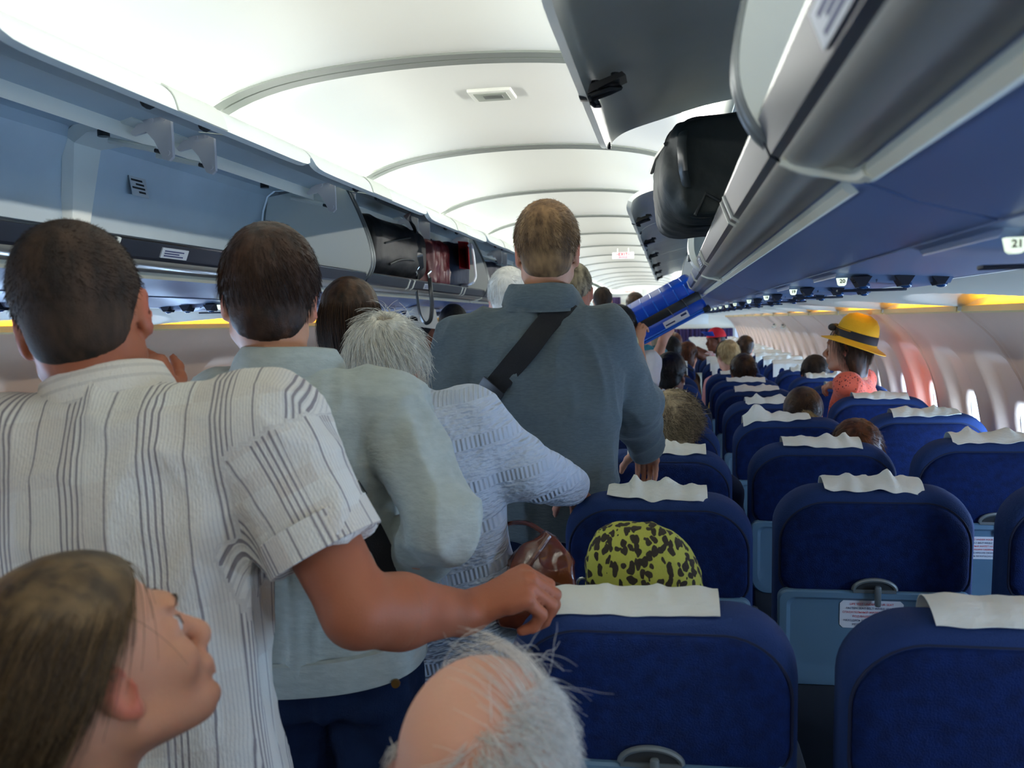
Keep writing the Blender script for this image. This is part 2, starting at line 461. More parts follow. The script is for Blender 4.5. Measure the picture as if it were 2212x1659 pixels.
# ceiling vent
t = empty('ceiling_vent', P(1062, 157, 2.86), 'small square grey air vent in the white aisle ceiling', 'vent')
t.location = (t.location.x, t.location.y, ceil_z(t.location.x) + 0.052)
m = MB(); m.rbox((0, 0, 0), (0.068, 0.062, 0.008), 0.006); m.build('vent_frame', WHITE, t)
m = MB(); m.rbox((0.0, 0.002, -0.006), (0.052, 0.046, 0.005), 0.003); m.build('vent_plate', mat('vent_grey', lin(150, 156, 146), 0.5), t)
m = MB(); m.rbox((0.006, -0.008, -0.011), (0.030, 0.018, 0.003), 0.002); m.build('vent_slot', mat('vent_dark', lin(92, 96, 92), 0.6), t)

# hanging exit sign
p = P(1346, 552, 8.6)
t = empty('exit_sign', p, 'lit white exit sign with red lettering hanging from the far ceiling', 'sign')
m = MB(); m.rbox((0, 0, 0), (0.098, 0.012, 0.030), 0.004); m.build('sign_face', mat('sign_white', lin(226, 222, 226), 0.5, emit=(1, .96, .98), estr=0.25), t)
RX = Matrix.Rotation(math.radians(90), 4, 'X')
text_mesh('exit_lettering', 'EXIT', 0.034, Matrix.Translation((0, -0.0135, 0.010)) @ RX, REDTX, t, font_space=1.3, bold=0.0014)
text_mesh('exit_lettering', 'ВЫХОД', 0.020, Matrix.Translation((0, -0.0135, -0.017)) @ RX, mat('faint_red_ink', lin(216, 110, 130), 0.6), t, font_space=1.1, bold=0.0008)
m = MB()
for s in (-1, 1):
    m = MB(); m.add([(s * 0.060, -0.0135, 0.010), (s * 0.048, -0.0135, 0.018), (s * 0.048, -0.0135, 0.002)], [(0, 1, 2)]); m.build('arrow', REDTX, t, fix=False)
    m = MB(); m.box((s * 0.05, 0, 0.047), (0.004, 0.004, 0.02)); m.build('bracket', WHITE, t)

# ------------------------------------------------------------------ side walls
WP = [(1.545, 1.550), (1.585, 1.525), (1.66, 1.455), (1.712, 1.375), (1.752, 1.29), (1.780, 1.20), (1.800, 1.08), (1.812, 0.95), (1.818, 0.75), (1.812, 0.4), (1.75, 0.0)]
_wz = np.array([p[1] for p in WP])[::-1]; _wx = np.array([p[0] for p in WP])[::-1]
def wall_x(z):
    return float(np.interp(z, _wz, _wx))
WPITCH, WY0 = 1.19, 3.45
WIN = (0.225, 0.815)
WINS = {1: (0.225, 0.815), -1: (0.40, 0.975)}
def rr(dy, dz, hy, hz, r):                        # rounded rectangle distance
    a = abs(dy) - hy + r; b = abs(dz) - hz + r
    return math.hypot(max(a, 0), max(b, 0)) + min(max(a, b), 0) - r
def panel_me(side, plain=False):
    m = MB(); ny, nz = 92, 84
    zt, zb = 1.560, 0.0
    zs = [1.550, 1.54, 1.525, 1.505] + [1.49 - 0.78 * i / 66 for i in range(67)] + [0.71 - 0.71 * (i + 1) / 14 for i in range(14)]
    nz = len(zs) - 1
    # smooth the profile
    def wx(z): return (wall_x(z - .03) + wall_x(z) * 2 + wall_x(min(z + .03, 1.55))) / 4
    def pt(u, v):
        y = WPITCH * u; z = zs[int(round(v * nz))]; x = wx(z)
        if not plain:
            for w in WINS[side]:
                dy = y - w
                d = rr(dy, z - 1.10, 0.205, 0.30, 0.10)
                x += 0.048 * sstep(0.004, -0.055, d)
                d2 = rr(dy, z - 1.035, 0.115, 0.165, 0.09)
                x += 0.030 * sstep(0.012, -0.012, d2)
        e = min(y, WPITCH - y)
        x -= 0.006 * (sstep(0.045, 0.03, e) - 0.8 * sstep(0.018, 0.006, e)) - 0.018 * sstep(0.006, 0.0, e)
        return (side * x, y, z)
    m.grid(pt, ny, nz)
    if not plain:                                  # window openings
        def inside(f):
            y = sum(m.v[i][1] for i in f) / 4; z = sum(m.v[i][2] for i in f) / 4
            return any(rr(y - w, z - 1.035, 0.113, 0.163, 0.09) < -0.004 for w in WINS[side])
        keep = [i for i, f in enumerate(m.f) if not inside(f)]
        m.f = [m.f[i] for i in keep]; m.mi = [m.mi[i] for i in keep]
    return m.mesh('sidewall_panel', sharp=60)
def scoop_me(side):
    m = MB(); ny, nt = 60, 27
    def pt(u, v):
        y = WPITCH * u; t = min(1.0, v * 27 / 26)
        x = 1.140 + (1.540 - 1.140) * t; z = 1.620 - 0.052 * t - 0.006 * math.sin(math.pi * t)
        r = ((y - WPITCH / 2) / 0.56) ** 2 + ((1 - t) / 0.74) ** 2
        s = sstep(1.0, 0.86, r); q = sstep(1.0, 0.2, r)
        x += 0.030 * s + 0.055 * q * t; z += 0.020 * s + 0.034 * q
        if v > 0.999: z = 1.553
        return (side * x, y, z)
    m.grid(pt, ny, nt)
    return m.mesh('valance_panel', sharp=50)
lipm = {}
for side, nm in ((-1, 'left'), (1, 'right')):
    root = empty('wall_' + nm, (0, 0, 0), 'cream curved cabin sidewall with window panels on the %s side' % nm, 'wall', kind='structure')
    pm, pl, sm_ = panel_me(side), panel_me(side, True), scoop_me(side)
    lip = MB()
    a, b = 0.03, WPITCH - 0.03
    def lp(x, z): return (side * x, z)
    ys = [a + (b - a) * i / 10 for i in range(11)]
    lip.prism([lp(1.538, 1.570), lp(1.548, 1.572), lp(1.552, 1.563), lp(1.552, 1.551), lp(1.544, 1.545), lp(1.535, 1.551)], a, b, ys=ys)
    lm = lip.mesh('valance_lip')
    tr = MB(); tr.box((side * 1.595, WPITCH / 2, 1.555), (0.047, WPITCH / 2 - 0.02, 0.004)); trm = tr.mesh('valance_trough')
    tu = MB(); tu.box((side * 1.590, WPITCH / 2, 1.5615), (0.020, 0.50, 0.002)); tum = tu.mesh('valance_tube')
    for k in range(-4, 15):
        y = WY0 + WPITCH * k
        if y + WPITCH > Y_FAR: break
        plain = False
        ob('sidewall_panel', pl if plain else pm, WALLM, root, (0, y, 0))
        ob('valance_panel', sm_, CREAM, root, (0, y, 0))
        ob('valance_lip', lm, LIPY, root, (0, y, 0))
        ob('valance_trough', trm, CREAM, root, (0, y, 0))
        ob('valance_tube', tum, YGLOW, root, (0, y, 0))
# windows
def window_parts():
    fr = MB(); n = 28
    def loop(hy, hz, r, x):
        out = []
        for i in range(n):
            an = 2 * math.pi * i / n; c, s_ = math.cos(an), math.sin(an)
            e = 0.55
            out.append((x, hy * math.copysign(abs(c) ** e, c), hz * math.copysign(abs(s_) ** e, s_)))
        return out
    fr.loft([loop(0.128, 0.178, .1, 0.006), loop(0.124, 0.174, .1, -0.004), loop(0.112, 0.162, .1, -0.005), loop(0.106, 0.156, .1, 0.004), loop(0.104, 0.154, .1, 0.03)], False, False)
    pn = MB(); pn.add(loop(0.106, 0.156, .1, 0.022), [tuple(range(n))])
    return fr.mesh('window_frame'), pn.mesh('window_pane', fix=False)
wf, wp = window_parts()
wn = 0
for side in (1, -1):
    for k in range(-3, 14):
        for w in WINS[side]:
            y = WY0 + WPITCH * k + w
            if y > Y_FAR - 0.4: continue
            wn += 1
            x = wall_x(1.035) + 0.070
            tilt = math.atan2(wall_x(0.95) - wall_x(1.16), 0.21)
            r = empty('window_%d' % wn, (side * x, y, 1.035), kind='structure', rot=(0, 0, 0 if side > 0 else math.pi))
            a = ob('window_frame', wf, FRAMEW, r); b = ob('window_pane', wp, PANE, r)
            for q in (a, b): q.rotation_euler = (0, -tilt, 0)
# emergency exit outline on the far right wall: two panels with hatch grips
for y in (9.55, 10.35):
    t = empty('exit_hatch', (1.655, y, 1.45), 'over-wing exit hatch handle cover on the far right wall, the %s one' % ('nearer' if y < 10 else 'farther'), 'hatch handle')
    m = MB(); m.rbox((0, 0, 0), (0.012, 0.10, 0.035), 0.008, M=Matrix.Rotation(math.radians(40), 4, 'Y')); m.build('handle_cover', CREAM, t)
    m = MB(); m.rbox((-0.016, 0, -0.004), (0.004, 0.05, 0.008), 0.003, M=Matrix.Rotation(math.radians(40), 4, 'Y')); m.build('handle_grip', TRIM, t)

# end wall far ahead: headers, curtain, aisle opening
ew = empty('wall_front', (0, Y_FAR, 0), 'cream bulkhead at the far end with purple curtain below a white header', 'wall', kind='structure')
m = MB(); m.box((1.16, 0, 1.60), (0.82, 0.02, 0.27)); m.build('header_panel', CREAM, ew)
m = MB(); m.rbox((1.0, -0.03, 1.55), (0.26, 0.012, 0.13), 0.01); m.build('white_board', WHITE, ew)
m = MB(); m.rbox((1.48, -0.03, 1.62), (0.10, 0.012, 0.018), 0.01); m.build('lit_sign', mat('amber_lit', lin(255, 190, 90), 0.5, emit=(1, .55, .12), estr=1.5), ew)
m = MB(); m.box((-1.16, 0, 1.60), (0.82, 0.02, 0.27)); m.build('header_panel', CREAM, ew)
m = MB(); m.box((0, 0.05, 1.90), (0.75, 0.02, 0.34)); m.build('aisle_header', WHITE, ew)
m = MB(); m.rbox((-0.35, -0.1, 2.08), (0.34, 0.03, 0.045), 0.01); m.build('sign_box', WHITE, ew)
text_mesh('header_lettering', 'EXIT ВЫХОД', 0.05, Matrix.Translation((-0.3, -0.132, 2.08)) @ RX, REDTX, ew)
m = MB(); m.box((0, 0.6, 1.0), (1.8, 0.02, 1.1)); m.build('galley_wall', WHITE, ew)
def curtain(name, x0, x1, z0, z1, label, nw=16, amp=0.03, dy=-0.06):
    m = MB(); N = nw * 8
    m.grid(lambda u, v: (x0 + (x1 - x0) * u, amp * math.sin(u * nw * 2 * math.pi) * (0.6 + 0.4 * v) + 0.3 * amp * math.sin(u * nw * 4.6), z1 + (z0 - z1) * v), N, 6)
    o = m.build(name, CURTAIN, loc=(0, Y_FAR + dy, 0), solid=0.003)
    return tag(o, label, 'curtain')
curtain('curtain', 0.36, 1.72, 0.25, 1.335, 'dark purple pleated curtain drawn across the far right cabin divider', 18)
curtain('curtain', -0.60, -0.42, 0.0, 1.98, 'purple curtain gathered at the left of the far aisle opening', 3, 0.03, -0.2)
eb = empty('wall_back', (0, Y_NEAR, 0), kind='structure')
m = MB(); m.box((0, 0, 1.1), (1.85, 0.02, 1.15)); m.build('rear_panel', CREAM, eb)

# ------------------------------------------------------------------ overhead bins
def mir(s, pts): return [(s * x, z) for x, z in pts]
def offs(pts, t):
    out = []
    for i in range(len(pts)):
        a = Vector(pts[max(i - 1, 0)]); b = Vector(pts[min(i + 1, len(pts) - 1)]); d = (b - a).normalized()
        out.append((pts[i][0] + d.y * t, pts[i][1] - d.x * t))
    return out
def cr2(pts, n=5): return [(p.x, p.y) for p in spline([Vector((x, z, 0)) for x, z in pts], n)]
DOOR_OPEN = cr2([(0.384, 1.970), (0.398, 2.006), (0.440, 2.034), (0.53, 2.060), (0.63, 2.086), (0.712, 2.100)])   # outer face, tip first
DOOR_SHUT = cr2([(0.690, 1.712), (0.640, 1.745), (0.622, 1.80), (0.632, 1.88), (0.662, 1.97), (0.712, 2.100)])
DIV_FRONT = cr2([(0.676, 1.716), (0.640, 1.748), (0.622, 1.80), (0.630, 1.87), (0.655, 1.95), (0.705, 2.065), (0.73, 2.100)])
BIN_BACK = [(1.085, 1.745), (1.10, 1.80), (1.055, 2.075)]
UNDER = cr2([(0.660, 1.722), (0.672, 1.706), (0.694, 1.700), (0.716, 1.700), (0.728, 1.694)], 4)
BAG_AT = {}
def strip_tube(m, s, pts, y, r): m.tube([(s * x, y, z) for x, z in pts], r, 6)
def bracket_me(s):
    """white hinge plate with gas strut, its own origin at the hinge"""
    pl = MB(); poly = [(0.02, 0.03), (-0.03, 0.022), (-0.075, 0.0), (-0.095, -0.02), (-0.088, -0.028), (-0.05, -0.02), (-0.028, -0.045), (-0.006, -0.092), (0.010, -0.098), (0.022, -0.088), (0.022, -0.04)]
    pl.prism([(s * -x, z) for x, z in poly], -0.006, 0.006)
    for (x, z) in ((-0.035, 0.008), (0.0, 0.012), (0.008, -0.078)):
        pl.tube([(s * -x, -0.010, z), (s * -x, 0.010, z)], 0.008, 10)
    st = MB(); st.tube([(s * 0.03, 0.0, -0.066), (s * 0.16, 0.0, -0.035)], 0.008, 8)
    rd = MB(); rd.tube([(s * -0.008, 0.0, -0.080), (s * 0.05, 0.0, -0.062)], 0.0055, 8)
    return pl.mesh('hinge_arm'), st.mesh('gas_strut'), rd.mesh('strut_rod')
brk = {s: bracket_me(s) for s in (-1, 1)}
HARM = mat('hinge_white', lin(206, 204, 206), 0.4)
def latch_me(s):
    m = MB()
    m.prism([(s * 0.0, 0.0), (s * 0.075, 0.025), (s * 0.082, 0.018), (s * 0.01, -0.012)], -0.03, 0.03)
    m.rbox((s * 0.004, 0.0, 0.0), (0.012, 0.022, 0.016), 0.004)
    m.tube([(s * 0.008, 0.030, -0.004), (s * 0.022, 0.046, -0.016), (s * 0.030, 0.040, -0.022)], [0.010, 0.008, 0.002], 8)
    for a in (-0.022, 0.022):
        for b in (0.025, 0.062): m.tube([(s * b, a, b * 0.33 - 0.014), (s * b, a, b * 0.33 + 0.004)], 0.008, 8)
    m.tube([(s * 0.015, -0.018, -0.012), (s * 0.05, -0.016, -0.002), (s * 0.07, 0.0, 0.002), (s * 0.05, 0.014, -0.002), (s * 0.015, 0.016, -0.012)], 0.005, 6)
    return m.mesh('door_latch')
latch = {s: latch_me(s) for s in (-1, 1)}
def overhead_bin(s, y0, y1, doors, label, side_name, interior=True, endcap=False):
    root = empty('overhead_bin', (s * 0.70, (y0 + y1) / 2, 1.73), label, 'overhead bin', 'overhead bins on the %s side' % side_name)
    sh = (s * 0.70, (y0 + y1) / 2, 1.73)
    g = 0.008
    # body: floor with moulded underside
    m = MB(); poly = mir(s, [(1.12, 1.742), (0.664, 1.742)] + UNDER + [(0.735, 1.6925), (0.80, 1.664), (0.88, 1.642), (0.885, 1.70), (1.12, 1.70)])
    m.prism(poly, y0 + g, y1 - g); m.build('bin_floor', BINU, root, shift=sh, sharp=30)
    # white lip strip under the floor, with the turned ends
    m = MB(); a, b = y0 + 0.03, y1 - 0.06
    m.prism(mir(s, [(0.7325, 1.6925), (0.738, 1.692), (0.749, 1.680), (0.740, 1.677), (0.7325, 1.684)]), a, b)
    pts = [(s * 0.738, b - 0.03, 1.687), (s * 0.737, b, 1.687), (s * 0.728, b + 0.020, 1.690), (s * 0.708, b + 0.030, 1.697), (s * 0.686, b + 0.034, 1.702), (s * 0.664, b + 0.035, 1.712)]
    m.tube(spline(pts, 4), 0.0095, 8)
    m.build('lip_strip', LIPW, root, shift=sh)
    m = MB(); up_ = UNDER[1:]; m.prism(mir(s, offs(up_, 0.0025) + list(reversed(offs(up_, -0.004)))), y0 + g, y1 - g); m.build('rail_recess', RECESS, root, shift=sh, sharp=60)
    # hand rail
    m = MB(); m.tube([(s * 0.6445, y0 + g, 1.7565), (s * 0.6445, y1 - g, 1.7565)], 0.0045, 8); m.build('rail_bead', STEEL, root, shift=sh)
    m = MB(); m.prism(mir(s, [(0.640, 1.752), (0.650, 1.756), (0.668, 1.752), (0.672, 1.722), (0.664, 1.712), (0.654, 1.718)]), y0 + g, y1 - g)
    m.build('hand_rail', CHROME, root, shift=sh)
    m = MB()
    for y in (y0 + 0.60, y0 + 0.68, y1 - 0.60, y1 - 0.68):
        m = MB(); m.prism(mir(s, [(0.637, 1.752), (0.649, 1.760), (0.668, 1.756), (0.674, 1.722), (0.664, 1.708), (0.651, 1.716)]), y - 0.006, y + 0.006)
        m.build('rail_clip', BINW, root, shift=sh)
    m = MB(); yy = y0 + 0.86 if s < 0 else y1 - 0.50
    m.prism(mir(s, [(0.6400, 1.744), (0.645, 1.746), (0.6545, 1.7225), (0.6492, 1.7205)]), yy, yy + 0.12); rl_ = m.build('rail_label', LABELG, root, shift=sh)
    for q in range(3):
        m = MB(); z0 = 1.7385 - 0.0055 * q; f_ = lambda z: 0.6400 + (1.744 - z) * 0.392
        m.prism(mir(s, [(f_(z0) - 0.0004, z0), (f_(z0) + 0.001, z0), (f_(z0 - .003) + 0.001, z0 - 0.003), (f_(z0 - .003) - 0.0004, z0 - 0.003)]), yy + 0.012, yy + 0.10 - 0.02 * (q % 2)); m.build('print_line', NAVYTX, rl_, shift=sh)
    # back wall and roof
    inner = [(1.085, 1.742)] + BIN_BACK[1:] + [(0.90, 2.085), (0.72, 2.104)]
    inner = cr2(inner, 4)
    m = MB(); m.prism(mir(s, inner + list(reversed(offs(inner, 0.012)))), y0 + g, y1 - g); m.build('bin_liner', BING, root, shift=sh, sharp=25)
    m = MB()
    ymid = (y0 + y1) / 2
    if interior and y1 - y0 > 1.5:                  # raised rib at mid bay
        rp = [(1.075, 1.745), (1.085, 1.80), (1.045, 2.062), (0.98, 2.078), (0.80, 2.088)]
        w = [0.03, 0.035, 0.06, 0.10, 0.16]
        for (sg) in (1,):
            L = []
            for (x, z), ww in zip(rp, w):
                L.append([(s * x, ymid - ww, z), (s * x, ymid + ww, z), (s * (x + .02), ymid + ww + .02, z + .02), (s * (x + .02), ymid - ww - .02, z + .02)])
            m.loft(L)
        m.build('liner_rib', BINW, root, shift=sh)
        m = MB()
        for (yy, x, z) in ((ymid - .10, 0.93, 2.07), (y1 - 0.30, 0.93, 2.07)):
            m = MB(); m.tube([(s * x, yy, z + 0.012), (s * x, yy, z - 0.006)], 0.016, 12)
            m.build('rubber_stop', BLACK, root, shift=sh)
    # divider at the far end, and at the near end, with edge trim
    front = mir(s, DIV_FRONT); back = mir(s, [(0.95, 2.084), (1.045, 2.07), (1.09, 1.80), (1.08, 1.742), (0.676, 1.742)])
    for yd in (y1 - 0.012, y0 + 0.020):
        m = MB(); m.prism(front + back, yd - 0.008, yd + 0.008); d = m.build('divider', BINW, root, shift=sh, sharp=30)
        m = MB(); m.tube([(x, yd, z) for x, z in front], 0.007, 8); m.build('edge_trim', TRIM, d, shift=sh)
    if endcap:
        m = MB(); pf = cr2([(0.69, 1.70), (0.632, 1.738), (0.612, 1.80), (0.622, 1.88), (0.655, 1.97)])
        m.prism(mir(s, pf + list(reversed(offs(pf, 0.02)))), y1 - 0.20, y1 - 0.02); m.build('end_panel', BINW, root, shift=sh)
        m = MB(); m.rbox((s * 0.616, y1 - 0.12, 1.765), (0.006, 0.03, 0.012), 0.004); m.build('end_catch', TRIM, root, shift=sh)
    for (ya, yb, st) in doors:
        prof = {'open': DOOR_OPEN, 'low': [(x, z - 0.010 * (1 - i / len(DOOR_OPEN))) for i, (x, z) in enumerate(DOOR_OPEN)], 'shut': DOOR_SHUT}[st]
        t = 0.016
        outer = offs(prof, 0.0); innr = offs(prof, t)
        hinge_y = (ya + yb) / 2
        m = MB()
        ys = [ya + 0.006, yb - 0.006]
        n = len(prof); rv = []
        poly_o = mir(s, outer); poly_i = mir(s, innr)
        vs = []; N = 8
        # end corners of the door are rounded in plan: tip drawn back at the ends
        yy = [ya + 0.006 + (yb - ya - 0.012) * q for q in (0, .012, .03, .06, .12, .5, .88, .94, .97, .988, 1)]
        cut = [0.16, 0.075, 0.035, 0.010, 0, 0, 0, 0.010, 0.035, 0.075, 0.16]
        tot = n - 1
        def samp(pp, q):                           # point at fraction q from the tip
            q = q * tot; i = min(int(q), tot - 1); fq = q - i
            return (pp[i][0] + (pp[i + 1][0] - pp[i][0]) * fq, pp[i][1] + (pp[i + 1][1] - pp[i][1]) * fq)
        loops = []
        for y, c in zip(yy, cut):
            qs = [c + (1 - c) * i / tot for i in range(n)]
            lo_ = [samp(poly_o, q) for q in qs]; li_ = [samp(poly_i, q) for q in reversed(qs)]
            loops.append([(x, y, z) for x, z in lo_ + li_])
        m.loft(loops)
        d = m.mesh('bin_door', sharp=40)
        # inner faces get the grey lining
        me = d; me.materials.append(BINW); me.materials.append(DOORIN if s > 0 else BING)
        nl = 2 * n
        dob = bpy.data.objects.new('bin_door', me); COL.objects.link(dob); dob.parent = root
        for v in me.vertices: v.co -= Vector(sh)
        for pgn in me.polygons:
            c = pgn.center; wx, wz = s * (c.x + sh[0]), c.z + sh[2]
            nx, nz = s * pgn.normal.x, pgn.normal.z
            inside = (nz < -0.2 or (nx > 0.35 and wz < 2.03)) if st != 'shut' else nx > 0.3
            pgn.material_index = 1 if inside else 0
        tip = prof[0]
        if st != 'shut':
            if s < 0:
                m = MB(); lp = prof[:9]; lo_ = offs(lp, -0.0035)
                m.prism(mir(s, lo_ + list(reversed(offs(lp, -0.001)))), hinge_y - 0.10, hinge_y + 0.10); m.build('latch_cover', mat('latch_grey', lin(205, 210, 200), 0.4), dob, shift=sh)
                m = MB()
                for a in (-0.125, 0.095):
                    m = MB(); m.tube([(s * (tip[0] + 0.045), hinge_y + a, tip[1] + 0.026), (s * (tip[0] + 0.036), hinge_y + a, tip[1] + 0.020)], 0.024, 12)
                    m.build('latch_hole', DARKHOLE, dob, shift=sh)
            else:
                lt = ob('door_latch', latch[s], BLACK, dob, (s * tip[0] - sh[0] + 0.006, hinge_y - sh[1], tip[1] - sh[2] + 0.012))
                m = MB(); m.rbox((s * (tip[0] + 0.016), yb - 0.05, tip[1] + 0.008), (0.008, 0.010, 0.008), 0.003); m.build('bumper', BLACK, dob, shift=sh)
            for yh in (ya + 0.115, yb - 0.115):
                for me_, mm in zip(brk[s], (HARM, BINW, BLACK)):
                    ob(me_.name.split('.')[0], me_, mm if s < 0 else (BLACK if me_.name.startswith('hinge') else mm), root, (s * 0.745 - sh[0], yh - sh[1], 2.085 - sh[2]))
        else:
            m = MB(); m.rbox((s * 0.625, hinge_y, 1.80), (0.004, 0.06, 0.018), 0.004); m.build('door_catch', TRIM, dob, shift=sh)
    return root
def two(y, st1, st2): return [(y, y + Q, st1), (y + Q, y + 2 * Q, st2)]
B0 = -1.19
LB = ['open left bin overhead behind the shaven head, at the frame edge', 'long empty open left bin with grey liner above the two nearest men',
      'open left bin holding a black leather bag and a navy backpack', 'open left bin with dark bag behind the tall man in grey']
overhead_bin(-1, B0, B0 + 2 * Q, two(B0, 'open', 'open'), LB[0], 'left')
overhead_bin(-1, B0 + 2 * Q, B0 + 4 * Q, two(B0 + 2 * Q, 'open', 'open'), LB[1], 'left')
overhead_bin(-1, B0 + 4 * Q, B0 + 6 * Q, two(B0 + 4 * Q, 'low', 'open'), LB[2], 'left')
overhead_bin(-1, B0 + 6 * Q, B0 + 8 * Q, two(B0 + 6 * Q, 'open', 'open'), LB[3], 'left')
ordn = ['first', 'second', 'third', 'fourth', 'fifth']
for i in range(4):
    y = B0 + (8 + 2 * i) * Q; e = min(y + 2 * Q, Y_FAR)
    if e - y < 1: continue
    overhead_bin(-1, y, e, [(y, (y + e) / 2, 'shut'), ((y + e) / 2, e, 'shut')], 'closed white left bin far ahead, %s of the closed row' % ordn[i], 'left', False)
overhead_bin(1, -1.45, 1.02, [], 'near right bin underside with grey divider at the top right', 'right')
overhead_bin(1, 1.02, B0 + 4 * Q, [(B0 + 2 * Q, B0 + 3 * Q, 'open')], 'open right bin with black suitcase and raised grey door with latch', 'right', endcap=True)
for i, y in enumerate((B0 + 4 * Q, B0 + 6 * Q, B0 + 8 * Q)):
    overhead_bin(1, y, y + 2 * Q, two(y, 'open', 'open'), ['open right bin the blue suitcase is being lifted into', 'open right bin just beyond the blue suitcase', 'last open right bin before the closed ones'][i], 'right')
for i in range(3):
    y = B0 + (10 + 2 * i) * Q; e = min(y + 2 * Q, Y_FAR)
    overhead_bin(1, y, e, [(y, (y + e) / 2, 'shut'), ((y + e) / 2, e, 'shut')], 'closed white right bin far ahead, %s of the closed row' % ordn[i], 'right', False)
# placard near the divider, top right
# ------------------------------------------------------------------ service panels under the bins
pan = {}
for s, nm in ((-1, 'left'), (1, 'right')):
    root = empty('trim_%d' % (1 if s < 0 else 2), (s * 1.0, 0, 1.63), 'grey blue service channel panelling under the %s bins' % nm, 'panelling', kind='structure')
    m = MB(); m.prism(mir(s, [(0.880, 1.648), (0.880, 1.640), (0.90, 1.636), (1.135, 1.622), (1.150, 1.622), (1.150, 1.66)]), Y_NEAR, Y_FAR - 0.03)
    m.build('channel_panel', PSUM, root, loc=(-s * 1.0, 0, -1.63))
LENS = mat('reading_lens', lin(40, 80, 130), 0.15, spec=0.8)
SIGNG = mat('row_sign_glow', lin(240, 250, 225), 0.4, emit=(0.86, 1.0, 0.78), estr=0.85)
NOZ = mat('nozzle_dark', lin(18, 26, 44), 0.4)
ROWW = ['nearest', 'second', 'third', 'fourth', 'fifth', 'sixth', 'seventh', 'eighth', 'ninth', 'tenth', 'eleventh', 'twelfth', 'thirteenth', 'fourteenth', 'fifteenth', 'sixteenth', 'seventeenth', 'eighteenth', 'nineteenth', 'twentieth', 'last']
def psu(s, y, n):
    side = 'right' if s > 0 else 'left'
    r = empty('service_panel', (s * 1.0, y, 1.622), 'grey service panel under the %s bins, %s from the camera%s' % (side, ROWW[21 - n], ', with lit sign reading %d' % n if s > 0 and n >= 17 else ''), 'service panel', 'service panels on the %s' % side)
    m = MB()
    f = lambda x, yy, z: (x, yy, z)
    x0, x1 = 0.895 - 1.0, 1.125 - 1.0
    zb = lambda x: 0.006 - 0.075 * (x - x0)
    vs = []
    for (yy, dz) in ((-0.022, 0.012), (0.0, 0.0), (0.30, 0.0), (0.33, 0.012)):
        vs.append([(s * x0, yy, zb(x0) + dz), (s * x1, yy, zb(x1) + dz * 0.9), (s * x1, yy, 0.02), (s * x0, yy, 0.02)])
    m.loft(vs); m.build('panel_body', PSUM, r)
    if n >= 12 or s > 0:
        b = MB(); w = 0.0105
        b.loft([[(s * -0.095 - w, yy, 0.004), (s * -0.095 + w, yy, 0.004), (s * -0.095 + w * 0.72, yy, -0.010), (s * -0.095 + w * 0.4, yy, -0.0125), (s * -0.095 - w * 0.4, yy, -0.0125), (s * -0.095 - w * 0.72, yy, -0.010)] for yy in (-0.026, -0.012)])
        sg = b.build('row_sign', SIGNG, r)
        if s > 0 and n >= 11: text_mesh('row_number', str(n), 0.0115, Matrix.Translation((s * -0.095, -0.0265, -0.003)) @ RX, BLACKTX, sg, bold=0.0003)
        if n >= 16:
            for i, ch in enumerate('DEF' if s > 0 else 'CBA'):
                text_mesh('seat_letter', ch, 0.0105, Matrix.Translation((s * (-0.070 + 0.0225 * i), -0.0195 , -0.004)) @ Matrix.Rotation(math.radians(60), 4, 'X'), BLACKTX, r)
    if n >= 8:
        for i, px in enumerate((-0.055, 0.03, 0.10)):
            b = MB(); b.loft([[(s * (px - 0.020), -0.0265, 0.006), (s * (px + 0.020), -0.0265, 0.006), (s * (px + 0.007), -0.0265, -0.014), (s * (px - 0.005), -0.0265, -0.014)], [(s * (px - 0.02), 0.02, 0.008), (s * (px + 0.02), 0.02, 0.008), (s * (px + 0.008), 0.02, -0.016), (s * (px - 0.006), 0.02, -0.016)]])
            b.build('nozzle_recess', NOZ, r)
            b = MB(); b.ell((s * (px + 0.010), 0.01, -0.012), (0.013, 0.013, 0.008), nu=12, nv=8); b.build('reading_light', LENS, r)
        b = MB(); b.rbox((0.0, 0.16, -0.0185), (0.075, 0.012, 0.003), 0.002); b.build('speaker_slot', NOZ, r)
ys = {}
for n in range(21, 0, -1):
    y = 2.07 + 0.79 * (20 - n) + (0.18 if n <= 16 else 0) if n < 21 else 1.07
    if y > Y_FAR - 0.4: break
    psu(1, y, n); psu(-1, y, n)
